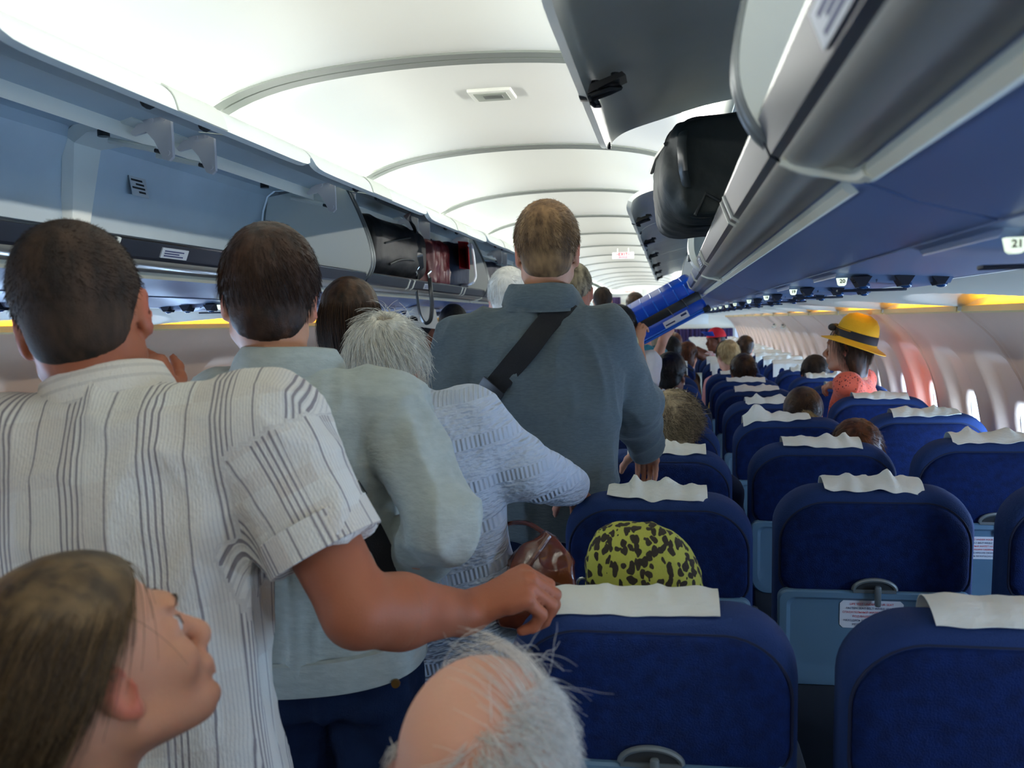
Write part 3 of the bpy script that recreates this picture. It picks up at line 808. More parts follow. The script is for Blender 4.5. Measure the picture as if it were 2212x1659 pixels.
# ------------------------------------------------------------------ seats
NAVY = mat('navy_seat_fabric', lin(8, 32, 84), 0.88, spec=0.2, sheen=0.0, bump=0.35, bscale=420, var=0.45, vscale=46, col2=lin(6, 24, 66))
NAVYE = mat('navy_seat_border', lin(28, 50, 96), 0.85, spec=0.25, bump=0.3, bscale=420)
NAVYD = mat('navy_piping', lin(8, 20, 52), 0.8)
TABLE = mat('tray_table_grey', lin(92, 124, 148), 0.36, spec=0.5, bump=0.02, bscale=400)
SHELL = mat('seat_shell_dark', lin(26, 34, 46), 0.6)
LATCHM = mat('latch_metal_grey', lin(120, 128, 130), 0.35, metal=0.4)
CLOTH = mat('headrest_cloth', lin(234, 236, 226), 0.85, bump=0.25, bscale=60, spec=0.2, stretch=(1, 1, 3))
SW, SH_ = 0.237, 0.73
def seat_outline(ins, y, z0=-0.05, w=SW, top=SH_, rt=0.105, rb=0.05, nb=5, nt=10):
    w = w - ins; t = top - ins * 0.8; b = z0 + ins; rt = max(rt - ins * 0.4, 0.02); out = []
    for (cx, cz, r, a0, a1, n) in ((w - rb, b + rb, rb, -90, 0, nb), (w - rt, t - rt * 0.92, rt, 0, 90, nt), (-w + rt, t - rt * 0.92, rt, 90, 180, nt), (-w + rb, b + rb, rb, 180, 270, nb)):
        for i in range(n + 1):
            a = math.radians(a0 + (a1 - a0) * i / n)
            x = cx + r * math.cos(a); z = cz + r * (0.92 if a0 in (0, 90) else 1) * math.sin(a)
            if z > t - 0.10: z += 0.012 * (1 - (x / w) ** 2)       # slightly crowned top
            out.append((x, y, z))
    return out
def seat_meshes():
    R = {}
    m = MB()
    m.loft([seat_outline(0.026, 0.0), seat_outline(0.010, 0.004), seat_outline(0.002, 0.018), seat_outline(0.0, 0.05), seat_outline(0.002, 0.075), seat_outline(0.016, 0.098), seat_outline(0.045, 0.112)])
    R['backrest'] = m.mesh('backrest', sharp=60)
    m = MB()
    z0 = 0.484
    L = [seat_outline(i, y, z0 - 0.010, w=SW - 0.015, top=SH_ - 0.032, rt=0.105, rb=0.045) for i, y in ((0.0, 0.004), (0.002, -0.004), (0.008, -0.008), (0.022, -0.011), (0.045, -0.013))]
    m.loft(L, True, True); R['back_panel'] = m.mesh('back_panel', sharp=60)
    m = MB(); o = seat_outline(0.0, 0.002, z0 - 0.012, w=SW - 0.013, top=SH_ - 0.030, rt=0.105, rb=0.045)
    m.tube([Vector(p) for p in o], 0.0032, 6, closed=True); R['piping'] = m.mesh('piping')
    m = MB(); m.loft([seat_outline(0.020, 0.0, -0.06, top=0.30, rt=0.03), seat_outline(0.022, -0.022, -0.06, top=0.235, rt=0.03), seat_outline(0.06, -0.035, -0.06, top=0.20, rt=0.03)])
    R['back_shell'] = m.mesh('back_shell', sharp=40)
    def tb(ins, y, ib=None):
        return seat_outline(ins, y, 0.225, w=0.229, top=0.476, rt=0.022, rb=0.05) if ib is None else [(x, yy, z + (ib if z < 0.33 else 0)) for x, yy, z in seat_outline(ins, y, 0.225, w=0.229, top=0.476, rt=0.022, rb=0.05)]
    m = MB(); m.loft([tb(0.0, 0.0), tb(0.0, -0.016), tb(0.004, -0.022), tb(0.020, -0.023), tb(0.030, -0.016, 0.012), tb(0.042, -0.015, 0.02)])
    R['tray_table'] = m.mesh('tray_table', sharp=22)
    m = MB(); m.tube([(0.050 * math.cos(a) + 0.0, -0.020, 0.484 + 0.026 * math.sin(a)) for a in [math.pi * i / 14 for i in range(15)]], 0.0055, 8); m.box((0, -0.020, 0.481), (0.050, 0.004, 0.004))
    R['latch_frame'] = m.mesh('latch_frame')
    m = MB(); m.prism([(0.046 * math.cos(a), 0.483 + 0.022 * math.sin(a)) for a in [math.pi * i / 14 for i in range(15)]], -0.021, -0.012); R['latch_recess'] = m.mesh('latch_recess')
    m = MB(); m.rbox((0.006, -0.031, 0.472), (0.0075, 0.007, 0.027), 0.005); R['latch_lever'] = m.mesh('latch_lever')
    m = MB(); m.rbox((0, 0.0, 0.0), (0.020, 0.19, 0.026), 0.015); R['armrest'] = m.mesh('armrest')
    m = MB(); m.rbox((0, 0.0, 0.0), (0.220, 0.25, 0.065), 0.04, 3); R['seat_cushion'] = m.mesh('seat_cushion')
    m = MB(); m.tube([(0, 0, 0), (0, 0.02, -0.34)], 0.016, 8); R['leg'] = m.mesh('leg')
    m = MB(); m.add([(-0.075 + 0.008, 0, -0.036), (0.067, 0, -0.036), (0.075, 0, -0.028), (0.075, 0, 0.028), (0.067, 0, 0.036), (-0.067, 0, 0.036), (-0.075, 0, 0.028), (-0.075, 0, -0.028)], [tuple(range(8))])
    R['placard'] = m.mesh('placard', solid=0.0008)
    return R
SM = seat_meshes()
def cover_me(seed, w, drop, off=0.0, crum=1.0, front=0.07, bumps=None):
    """white cloth over the seat top: front drop, over the crown, a little down the back"""
    rnd = random.Random(seed)
    path = [(0.125, SH_ - 0.02 - front), (0.122, SH_ - 0.02), (0.103, SH_ + 0.014), (0.06, SH_ + 0.021), (0.028, SH_ + 0.016), (0.006, SH_ + 0.004)] + ([(-0.008, SH_ - 0.010), (-0.0125, SH_ - drop)] if drop > 0.02 else [])
    path = [(p.x, p.y) for p in spline([Vector((a, b, 0)) for a, b in path], 4)]
    nu, nv = 34, len(path) - 1
    ph = [rnd.uniform(0, 6.28) for _ in range(8)]
    bumps = [(rnd.uniform(0.1, 0.9), rnd.uniform(0.03, 0.10), rnd.uniform(0.3, 1) * 0.024 * crum) for _ in range(4)] if bumps is None else bumps
    skew = rnd.uniform(-0.03, 0.03) * crum
    m = MB()
    def pt(u, v):
        j = int(round(v * nv)); y, z = path[j]
        x = off + (u - 0.5) * w
        edge = abs(u - 0.5) * 2
        tt = max(0, (v - 0.72) / 0.28)
        z -= tt * (0.004 * math.sin(u * 9 + ph[0]) + 0.003 * math.sin(u * 21 + ph[1])) * crum + tt * skew * 0.3 * (u - 0.5) * 2 - tt * 0.003
        top = max(0, 1 - abs(v - 0.55) / 0.32)
        z += top * (0.003 * math.sin(u * 25 + ph[2]) + 0.002 * math.sin(u * 47 + ph[3])) * crum
        for b, wd, h in bumps: z += top * h * math.exp(-((u - b) / wd) ** 2)
        y += 0.004 * math.sin(u * 31 + v * 5 + ph[4]) * crum - tt * 0.006 * (1 + math.sin(u * 17 + ph[5])) * crum * 0.5
        if abs(x) > 0.12: z -= max(0, (abs(x) - 0.12)) ** 2 * 2.2
        z += top * 0.004
        return (x, y, z)
    m.grid(pt, nu, nv)
    return m.mesh('headrest_cover', sharp=70, solid=0.0015)
Y0S, PITCH = 1.56, 0.79
XS = {'D': 0.510, 'E': 1.036, 'F': 1.530}
COLN = {'D': 'aisle', 'E': 'middle', 'F': 'window'}
COV = {}
def cover(key, *a):
    if key not in COV: COV[key] = cover_me(*a)
    return COV[key]
TXT = [('LIFE VEST UNDER YOUR SEAT', REDTX, 0.0078), ('FASTEN SEAT BELT WHILE SEATED', NAVYTX, 0.0078), ('СПАСАТЕЛЬНЫЙ ЖИЛЕТ НАХОДИТСЯ', REDTX, 0.0072), ('ПОД ВАШИМ СИДЕНЬЕМ', REDTX, 0.0072), ('НАХОДЯСЬ В КРЕСЛЕ ПРИСТЕГНИТЕ', NAVYTX, 0.0072), ('РЕМЕНЬ БЕЗОПАСНОСТИ', NAVYTX, 0.0072)]
TXM = {}
SEATS = {}
def place(me, name, m, parent, M):
    if not me.materials: me.materials.append(m)
    o = bpy.data.objects.new(name, me); COL.objects.link(o); o.parent = parent; o.matrix_local = M
    return o
def seat(col, k):
    far = k >= 8
    x = XS[col]; ytop = Y0S + PITCH * k - (0.12 if col == 'F' else 0.14 if (col, k) == ('E', 0) else 0.08 if k == 0 else 0.03 if col == 'D' and k < 8 else 0)
    drop = {'D': 0.43, 'E': 0.395, 'F': 0.365}[col] if not far else 0.36
    tilt = math.radians({'D': 6, 'E': 6, 'F': 5}[col] if not far else 6)
    if col == 'D' and 0 < k < 8: drop = 0.415
    zt = 1.55 - drop - (0.045 if not far else 0.03) - {('D', 0): 0.012, ('E', 0): 0.03}.get((col, k), 0)
    hy = ytop + SH_ * math.sin(tilt); hz = zt - SH_ * math.cos(tilt)
    big = far
    cv = {('D', 0): 'smooth white headrest cover', ('D', 1): 'peaked crumpled white headrest cover', ('D', 2): 'white cover under a resting hand', ('E', 1): 'rumpled white headrest cover', ('E', 3): 'white cover blown up on the left', ('E', 0): 'cream headrest cover at the frame edge'}.get((col, k), 'white cover draped down the back' if big else 'narrow white headrest cover')
    lab = 'navy %s seat, %s row from the camera, with %s' % (COLN[col], ROWW[k], cv)
    r = empty('passenger_seat', (x, hy, 0), lab, 'seat', 'passenger seats right of the aisle')
    M = Matrix.Translation((0, 0, hz)) @ Matrix.Rotation(tilt, 4, 'X')
    b = place(SM['backrest'], 'backrest', NAVYE, r, M)
    if k < 12:
        place(SM['back_panel'], 'back_panel', NAVY, b, Matrix()); place(SM['piping'], 'piping', NAVYD, b, Matrix())
    if k <= 6:
        place(SM['back_shell'], 'back_shell', SHELL, r, M)
        ML = M @ Matrix.Translation((0, 0, 0.008))
        t = place(SM['tray_table'], 'tray_table', TABLE, r, ML)
        place(SM['latch_frame'], 'latch_frame', LATCHM, r, ML); place(SM['latch_recess'], 'latch_recess', DARKHOLE, r, ML); place(SM['latch_lever'], 'latch_lever', LATCHM, r, ML)
        if (col, k) in (('E', 1), ('F', 1), ('F', 2)):
            pm = Matrix.Translation((-0.005, -0.0165, 0.418)) if col == 'E' else Matrix.Translation((-0.04, -0.0165, 0.40))
            p = place(SM['placard'], 'placard', LABELW, t, pm)
            for i, (tx, tm, sz) in enumerate(TXT):
                MM = Matrix.Translation((0, -0.0012, 0.027 - 0.0107 * i)) @ RX
                if i not in TXM:
                    q = text_mesh('placard_text', tx, sz, MM, tm, p, ext=0.0001); TXM[i] = q.data
                    wd = max(v.co.x for v in q.data.vertices) - min(v.co.x for v in q.data.vertices)
                    if wd > 0.138: q.data.transform(Matrix.Diagonal((0.138 / wd, 1, 1, 1)))
                else: place(TXM[i], 'placard_text', tm, p, Matrix())
    if k <= 12:
        place(SM['armrest'], 'armrest', SHELL, r, Matrix.Translation((-0.245, 0.33, 0.62)))
    if True:
        place(SM['seat_cushion'], 'seat_cushion', NAVY, r, Matrix.Translation((0, 0.22, 0.42)))
        for sx in (-0.19, 0.19): place(SM['leg'], 'leg', CHROME, r, Matrix.Translation((sx, 0.15, 0.36)))
    if col == 'D' and k == 0: c = cover((0, 'd0'), 11, 0.285, 0.012, -0.030, 0.3)
    elif col == 'D' and k == 1: c = cover((0, 'd1'), 5, 0.25, 0.010, 0.0, 0.9, 0.07, [(0.27, 0.05, 0.030), (0.5, 0.16, 0.014), (0.62, 0.08, 0.010)])
    elif col == 'D' and k == 2: c = cover((0, 'd2'), 8, 0.26, 0.012, 0.02, 0.8)
    elif col == 'E' and k == 0: c = cover((0, 'e0'), 21, 0.29, 0.012, 0.04, 0.25)
    elif col == 'E' and k == 1: c = cover((0, 'e1'), 23, 0.235, -0.014, 0.0, 0.9)
    elif col == 'E' and k == 3: c = cover((0, 'e3'), 7, 0.27, 0.012, -0.06, 0.8, 0.07, [(0.22, 0.13, 0.042), (0.55, 0.10, 0.012), (0.45, 0.04, -0.01)])
    elif not far: c = cover((1, (k * 3 + ord(col)) % 5), 40 + (k * 3 + ord(col)) % 5, 0.25, 0.010 if col != 'F' else 0.0, 0.0, 0.6)
    else: c = cover((2, (k + ord(col)) % 3), 60 + (k + ord(col)) % 3, 0.34, 0.105, 0.0, 0.5)
    place(c, 'headrest_cover', CLOTH, b, Matrix())
    SEATS[col, k] = (r, M)
for k in range(0, 21):
    for col in 'DEF':
        if Y0S + PITCH * k < Y_FAR - 0.6: seat(col, k)
# ------------------------------------------------------------------ figure toolkit
def skin_mat(name, c, red=(0.50, 0.10, 0.06)):
    m = mat_attr(name, c, red, 'flush', 0.55, bump=0.06, bscale=260, sss=0.12, spec=0.35)
    return m
SKIN = skin_mat('skin_fair', lin(196, 142, 112)); SKINT = skin_mat('skin_tanned', lin(156, 92, 64), (0.36, 0.085, 0.05)); SKIND = skin_mat('skin_brown', lin(104, 62, 42), (0.2, 0.06, 0.03))
SKINP = skin_mat('skin_pale', lin(214, 160, 136), (0.55, 0.12, 0.09))
EYEM = mat('eye_white', lin(210, 205, 200), 0.2); IRIS = mat('eye_dark', lin(36, 26, 22), 0.2)
def hair_mat(name, c1, c2, rough=0.5): return mat_attr(name, c1, c2, 'rnd', rough, spec=0.22, bump=0.15, bscale=350)
class Head:
    def __init__(s, c, fwd, up=(0, 0, 1), sc=1.0):
        y = Vector(fwd).normalized(); z = Vector(up); z = (z - y * z.dot(y)).normalized(); x = y.cross(z)
        s.R = np.array(Matrix((x, y, z)).transposed()); s.c = np.array(c, float); s.s = sc
    def p(s, v): return s.c + s.R @ (np.array(v, float) * s.s)
    def d(s, v): return s.R @ np.array(v, float)
    def el(s, c, r, rot=None, k=0.012, op='add'):
        M = s.R if rot is None else s.R @ np.array(rot)
        return el(s.p(c), np.array(r) * s.s, M, k * s.s, op)
    def rc(s, a, b, ra, rb, k=0.012, op='add'): return rc(s.p(a), s.p(b), ra * s.s, rb * s.s, k * s.s, op)
    def half(s, n, d, k=0.004): w = s.R @ np.array(n, float); return half(w, d * s.s * 1.0 + float(w @ s.c), k)
    def local(s, V): return (V - s.c) @ s.R / s.s
def rotm(ax, deg): return np.array(Matrix.Rotation(math.radians(deg), 3, ax))
CRAN_C, CRAN_R = np.array((0, -0.012, 0.036)), np.array((0.077, 0.098, 0.090))
def head_prims(h, face=True, jaw=1.0, fem=0.0, child=0.0, ears=True):
    ps = [h.el(CRAN_C, CRAN_R, k=0.01), h.el((0, 0.032, -0.040), (0.060 - 0.004 * fem, 0.058, 0.072), k=0.03)]
    ps += [h.el((0, 0.066, -0.098 + 0.012 * child), (0.024, 0.020, 0.018), k=0.03), h.el((0, -0.045, -0.03), (0.060, 0.05, 0.05), k=0.03)]
    for q in (-1, 1): ps += [h.rc((q * 0.052, 0.0, -0.06), (q * 0.022, 0.066, -0.096), 0.018 * jaw, 0.014, 0.025), h.el((q * 0.036, 0.066, -0.030), (0.024, 0.022, 0.026), k=0.02)]
    if face:
        tip = (0, 0.117 - 0.006 * child, -0.034 + 0.004 * child)
        ps += [h.rc((0, 0.090, 0.008), tip, 0.007, 0.0125, 0.012), h.el((0, 0.108, -0.040), (0.017, 0.012, 0.009), k=0.008)]
        ps += [h.el((0, 0.092, 0.026), (0.048, 0.012, 0.010), k=0.02)]
        for q in (-1, 1): ps += [h.el((q * 0.032, 0.098, 0.004), (0.017, 0.015, 0.010), k=0.012, op='sub'), h.el((q * 0.032, 0.076, 0.004), (0.0175, 0.0150, 0.0135), k=0.006), h.el((q * 0.033, 0.093, 0.0045), (0.0125, 0.007, 0.0042), k=0.003, op='sub')]
        ps += [h.el((0, 0.088, -0.060), (0.026, 0.016, 0.014), k=0.014), h.el((0, 0.100, -0.064), (0.023, 0.008, 0.0055), k=0.005), h.el((0, 0.098, -0.075), (0.020, 0.008, 0.0060), k=0.005), h.rc((-0.022, 0.107, -0.0695), (0.022, 0.107, -0.0695), 0.002, 0.002, 0.004, 'sub'), h.el((0, 0.086, -0.100), (0.017, 0.012, 0.012), k=0.014)]
    if ears:
        for q in (-1, 1):
            R = rotm('Z', q * -24) @ rotm('X', -10)
            ps += [h.el((q * 0.080, -0.008, -0.004), (0.0095, 0.020, 0.033), R, 0.004), h.el((q * 0.076, -0.002, -0.030), (0.008, 0.011, 0.014), R, 0.006), h.el((q * 0.088, -0.001, -0.004), (0.007, 0.010, 0.021), R, 0.004, 'sub')]
    return ps
def neck_prims(h, nb, r=0.056):
    return [rc(h.p((0, -0.022, -0.055)), nb, 0.052 * h.s * (r / 0.056), r, 0.03)]
def hand_prims(W, d, n, side=1, s=1.0, curl=(35, 40, 25), spread=0.02, thumb=(0.7, 0.65, -0.35), each=(0, 0, 0, 0)):
    d = Vector(d).normalized(); n = Vector(n); n = (n - d * n.dot(d)).normalized(); t = n.cross(d) * side; W = Vector(W)
    M = Matrix((t, n, d)).transposed().to_4x4(); M.translation = W
    if M.determinant() < 0: M = Matrix((t, -n, d)).transposed().to_4x4(); M.translation = W
    ps = [lof(M, [(-0.02 * s, .026 * s, .020 * s), (0, .027 * s, .019 * s), (.035 * s, .035 * s, .018 * s), (.070 * s, .041 * s, .016 * s), (.094 * s, .041 * s, .013 * s)], 2.3, 0.012)]
    for i, (to, do, ln) in enumerate(((.029, .092, (.042, .026, .021)), (.0095, .097, (.046, .030, .022)), (-.0105, .093, (.043, .028, .022)), (-.0295, .083, (.034, .021, .019)))):
        p = W + t * (to * s) + d * (do * s) - n * (0.002 * s); a = 0
        r = (.0100, .0092, .0086, .0074)
        ps.append(rc(p - d * 0.02 * s, p, .0105 * s, .0112 * s, 0.008))
        for q in range(3):
            a += math.radians(curl[q] + each[i])
            dd = (d * math.cos(a) - n * math.sin(a) + t * (to * spread * 40 * (1 - q * 0.3))).normalized()
            e = p + dd * (ln[q] * s); ps.append(rc(p, e, r[q] * s, r[q + 1] * s, 0.003)); p = e
    p = W + t * (.024 * s) + d * (.022 * s) - n * (.006 * s)
    for q, (L, r0, r1) in enumerate(((.046, .0165, .0125), (.034, .0118, .0105), (.026, .0102, .0082))):
        dd = (t * (thumb[0] - 0.22 * q) + d * (thumb[1] + 0.12 * q) + n * thumb[2]).normalized()
        e = p + dd * (L * s); ps.append(rc(p, e, r0 * s, r1 * s, 0.008)); p = e
    return ps
def strands(h, root_fn, n, length, r, flow, seed, segs=5, emin=1.0, lift=0.0, grav=0.0, wild=0.12, cr=None, cc=None, rad_lift=0.0):
    """hair strands in head space: root_fn(rng, n) -> points on the skull; flow(p) -> tangent"""
    rng = np.random.default_rng(seed); cr = CRAN_R if cr is None else np.array(cr); cc = CRAN_C if cc is None else np.array(cc)
    p = root_fn(rng, n); n = len(p); L = length * rng.uniform(0.7, 1.15, n); step = (L / segs)[:, None]
    pts = [p]; rv = rng.normal(0, wild, (n, 3)); d = None
    lf = rng.uniform(0.2, 1, n)[:, None]
    for i in range(segs):
        nr = (p - cc) / cr ** 2; nr /= np.linalg.norm(nr, axis=1)[:, None]
        f = flow(p) + rv + 0.3 * rng.normal(0, wild, (n, 3)); f = f - nr * (f * nr).sum(1)[:, None] * 0.8
        f /= np.maximum(np.linalg.norm(f, axis=1), 1e-6)[:, None]
        dd = f + nr * lift * lf * (1 - 0.7 * i / segs) + np.array((0, 0, -grav * (i + 1) / segs)); dd /= np.linalg.norm(dd, axis=1)[:, None]
        d = dd if d is None else d * 0.45 + dd * 0.55; d /= np.linalg.norm(d, axis=1)[:, None]
        p = p + d * step
        e = np.linalg.norm((p - cc) / cr, axis=1); em = emin + rad_lift * lf[:, 0]
        p = np.where((e < em)[:, None], cc + (p - cc) * (em / np.maximum(e, 1e-6))[:, None], p)
        pts.append(p)
    S = np.stack(pts, 1)                          # n, segs+1, 3
    T = np.gradient(S, axis=1); T /= np.maximum(np.linalg.norm(T, axis=2), 1e-9)[:, :, None]
    A = np.cross(T, np.array((0.31, 0.77, 0.55))); A /= np.maximum(np.linalg.norm(A, axis=2), 1e-9)[:, :, None]; Bv = np.cross(T, A)
    rr_ = r * rng.uniform(0.6, 1.3, n)[:, None] * np.linspace(1, 0.25, segs + 1)[None] ** 0.7
    ring = [S + (A * math.cos(a) + Bv * math.sin(a)) * rr_[:, :, None] for a in (0, 2.094, 4.189)]
    V = np.stack(ring, 2).reshape(-1, 3)           # n, segs+1, 3 ring
    base = (np.arange(n) * (segs + 1) * 3)[:, None, None]; j = (np.arange(segs) * 3)[None, :, None]; k = np.arange(3)[None, None, :]; k2 = (k + 1) % 3
    Qd = np.stack([np.broadcast_to(x, (n, segs, 3)) for x in (base + j + k, base + j + k2, base + j + 3 + k2, base + j + 3 + k)], -1).reshape(-1, 4)
    rnd = np.repeat(rng.uniform(0, 1, n), (segs + 1) * 3)
    return h.c + (V * h.s) @ h.R.T, Qd, rnd
def roots(keep, infl=1.0):
    def fn(rng, n):
        v = rng.normal(0, 1, (n * 3, 3)); v /= np.linalg.norm(v, axis=1)[:, None]
        p = CRAN_C + v * CRAN_R * infl
        p = p[keep(p)]
        return p[:n]
    return fn
def whorl(c=(0.0, -0.085, 0.085), down=0.35, swirl=0.5):
    c = np.array(c)
    def f(p):
        r = p - c; r /= np.maximum(np.linalg.norm(r, axis=1), 1e-6)[:, None]
        ax = (c - CRAN_C); ax = ax / np.linalg.norm(ax)
        return r + np.cross(ax, r) * swirl + np.array((0, 0, -down))
    return f
def join(parts):
    V = []; Qs = []; A = []; k = 0
    for v, q, a in parts: V.append(v); Qs.append(q + k); A.append(a); k += len(v)
    return np.concatenate(V), np.concatenate(Qs), np.concatenate(A)
HAIRLINE = lambda p, d=0.014: (0.6 * p[:, 1] - 0.8 * p[:, 2] < d)
def hair_obj(root, h, m, thick=0.010, res=0.005, n=2500, length=0.02, sr=0.0005, flow=None, lift=0.25, grav=0.0, line=0.014, wild=0.15, seed=1, style='short', extra=(), segs=4, shell=True, nape=True, bump=0.002, ear=True, front=0.03):
    parts = []
    rl = np.array(root.location)
    if shell:
        ps = [h.el(CRAN_C + np.array((0, -0.002, thick * 0.4)), CRAN_R + thick, k=0.01)]
        if nape: ps += [h.el((0, -0.050, -0.030), (0.060 + thick * 0.5, 0.050 + thick * 0.4, 0.055), k=0.02)]
        ps += list(extra)
        ps += [h.half((0, 0.6, -0.8), line, 0.010)] if style == 'short' else [h.half((0, 0.94, -0.34), front, 0.012)]
        if ear:
            for q in (-1, 1): ps += [h.el((q * 0.096, 0.0, -0.018), (0.034, 0.030, 0.038), k=0.006, op='sub')]
        V, Qd = sdf_arrays(ps, res, 1)
        N = vnormals(V, Qd); lv = h.local(V)
        V = V + N * (bump * (vnoise(lv * np.array((70, 70, 30)), seed) + 0.6 * vnoise(lv * 190, seed + 1) - 0.8))[:, None]
        parts.append((V, Qd, np.clip(0.5 + 0.8 * (vnoise(lv * np.array((170, 170, 60)), seed + 5) - 0.5) + 1.1 * (vnoise(lv * np.array((60, 60, 14)), seed + 6) - 0.5), 0, 1)))
    if n:
        keep = (lambda p: HAIRLINE(p, line - 0.004) & ~((np.abs(p[:, 0]) > 0.055) & (np.abs(p[:, 1]) < 0.034) & (p[:, 2] < 0.016))) if style == 'short' else (lambda p: 0.94 * p[:, 1] - 0.34 * p[:, 2] < front - 0.01)
        parts.append(strands(h, roots(keep, 1.0 + thick / 0.09 * 0.85), n, length, sr, flow or whorl(), seed, segs, 1.0 + thick / 0.09 * 0.9, lift, grav, wild))
    V, Qd, A = join(parts)
    return ob('hair', np_mesh('hair', V - rl, Qd, {'rnd': A}), m, root)
def to_frame(origin, xdir, zdir):
    z = Vector(zdir).normalized(); x = Vector(xdir); x = (x - z * x.dot(z)).normalized(); y = z.cross(x)
    M = Matrix((x, y, z)).transposed().to_4x4(); M.translation = Vector(origin); return M
def torso_prims(hip, neck, shl, shr, w=1.0, d=1.0, puff=0.0, lo=-0.06, fem=0.0, belly=0.0, k=0.03):
    L = (Vector(neck) - Vector(hip)).length
    M = to_frame(hip, Vector(shr) - Vector(shl), Vector(neck) - Vector(hip))
    st = [(lo, .165, .112), (0.0, .168, .115 + belly * .3), (.22 * L, .155 - .012 * fem, .106 + belly * .6), (.45 * L, .163 - .010 * fem, .112 + belly * .4), (.68 * L, .178, .118), (.84 * L, .168, .105), (.94 * L, .115, .082), (1.0 * L, .066, .062)]
    st = [(z, a * w + puff, b * d + puff, 0, 0) for z, a, b in st]
    ps = [lof(M, st, 2.5, k)]
    nk = Vector(neck)
    for q, sh in ((-1, Vector(shl)), (1, Vector(shr))):
        a = nk.lerp(sh, 0.22) + Vector((0, 0, -0.045))
        ps.append(rc(a, sh, 0.062 + puff, 0.056 * w + puff, 0.045))
    return ps, M, L
SKINS = {}
def person(label, head, J, skin, shirt, trousers=None, hair=None, w=1.0, d=1.0, res=0.010, hres=None, sleeve='long', puff=0.012, fem=0.0, child=0.0, seated=False, hands=(), fold=0.010, jaw=1.0, face=True, armr=1.0, group=None, neck_r=0.056, hem=-0.08, seed=3, belly=0.0, arms=(True, True), stripes=False, collar=0, ears=True, name='person', foldf=14, ss=1.0, flush=True, shirt_extra=(), legs=True, armk=0.03, slv=0.10):
    """J: neck, shl, shr, ell, elr, wrl, wrr, hip (world points)"""
    J = {k: Vector(v) for k, v in J.items()}
    hip = J['hip']; nk = J['neck']
    floor_z = 0.0
    root = empty(name, (hip.x, hip.y, floor_z), label, 'person', group)
    rl = np.array(root.location)
    ps, M, L = torso_prims(hip, nk, J['shl'], J['shr'], w * 0.97, d * 0.95, -0.012, fem=fem)
    ps += head_prims(head, face, jaw, fem, child, ears) + neck_prims(head, nk, neck_r)
    for q, (sh, e_, wr) in enumerate((('shl', 'ell', 'wrl'), ('shr', 'elr', 'wrr'))):
        if not arms[q]: continue
        a, b, c = J[sh], J[e_], J[wr]
        ps += [rc(a, b, 0.050 * armr, 0.042 * armr, 0.03), rc(b, b.lerp(c, 0.3), 0.041 * armr, 0.044 * armr, 0.02), rc(b.lerp(c, 0.3), c, 0.044 * armr, 0.028 * armr, 0.02)]
    ux = Vector((M[0][0], M[1][0], 0)).normalized()
    fw = Vector((-ux.y, ux.x, 0))
    lg = []
    if legs:
        for q in (-1, 1):
            hj = hip + ux * (0.088 * w * q) + Vector((0, 0, -0.03))
            if seated: kn = hj + fw * 0.40 + Vector((0, 0, 0.0)); kn.z = max(0.52, hj.z - 0.02); an = kn + fw * 0.03; an.z = 0.09
            else: kn = hj.copy() + fw * 0.02; kn.z = hj.z * 0.52; an = hj - fw * 0.02; an.z = 0.09
            lg.append((hj, kn, an)); toe = an + fw * 0.13; toe.z = 0.035
            ps += [rc(hj, kn, 0.078 * w, 0.052, 0.03), rc(kn, an, 0.052, 0.036, 0.02), rc(an + Vector((0, 0, -0.05)), toe, 0.040, 0.032, 0.03)]
    V, Qd = sdf_arrays(ps, res, 1)
    parts = [(V, Qd, np.zeros(len(V)))]
    if hres:                                       # finer head
        pass
    lv = head.local(V)
    fl = np.zeros(len(V))
    if flush: fl = np.clip((np.abs(lv[:, 0]) - 0.076) / 0.010, 0, 1) * (np.abs(lv[:, 2] + 0.008) < 0.045) * (np.abs(lv[:, 1]) < 0.05) * 0.75
    for (W_, d_, n_, side, s_, kw) in hands:
        hp = hand_prims(W_, d_, n_, side, s_, **kw)
        sh, e_ = (J['shr'], J['elr']) if side > 0 else (J['shl'], J['ell'])
        e2 = e_.lerp(Vector(W_), 0.15)
        hp += [rc(e2, e_.lerp(Vector(W_), 0.35), 0.043 * armr, 0.0445 * armr, 0.02), rc(e_.lerp(Vector(W_), 0.35), Vector(W_), 0.0445 * armr, 0.027 * armr, 0.02)]
        hv, hq = sdf_arrays(hp, 0.0042 if s_ > 0.9 else 0.0045, 1)
        parts.append((hv, hq, np.zeros(len(hv)))); fl = np.concatenate([fl, 0.12 * vnoise(hv * 40, 2)])
    V, Qd, _ = join(parts)
    body = ob('body', np_mesh('body', V - rl, Qd, {'flush': fl}), skin, root)
    # shirt
    sp, M, L = torso_prims(hip, nk - (nk - hip).normalized() * 0.02, J['shl'], J['shr'], w, d, puff, hem, fem, belly)
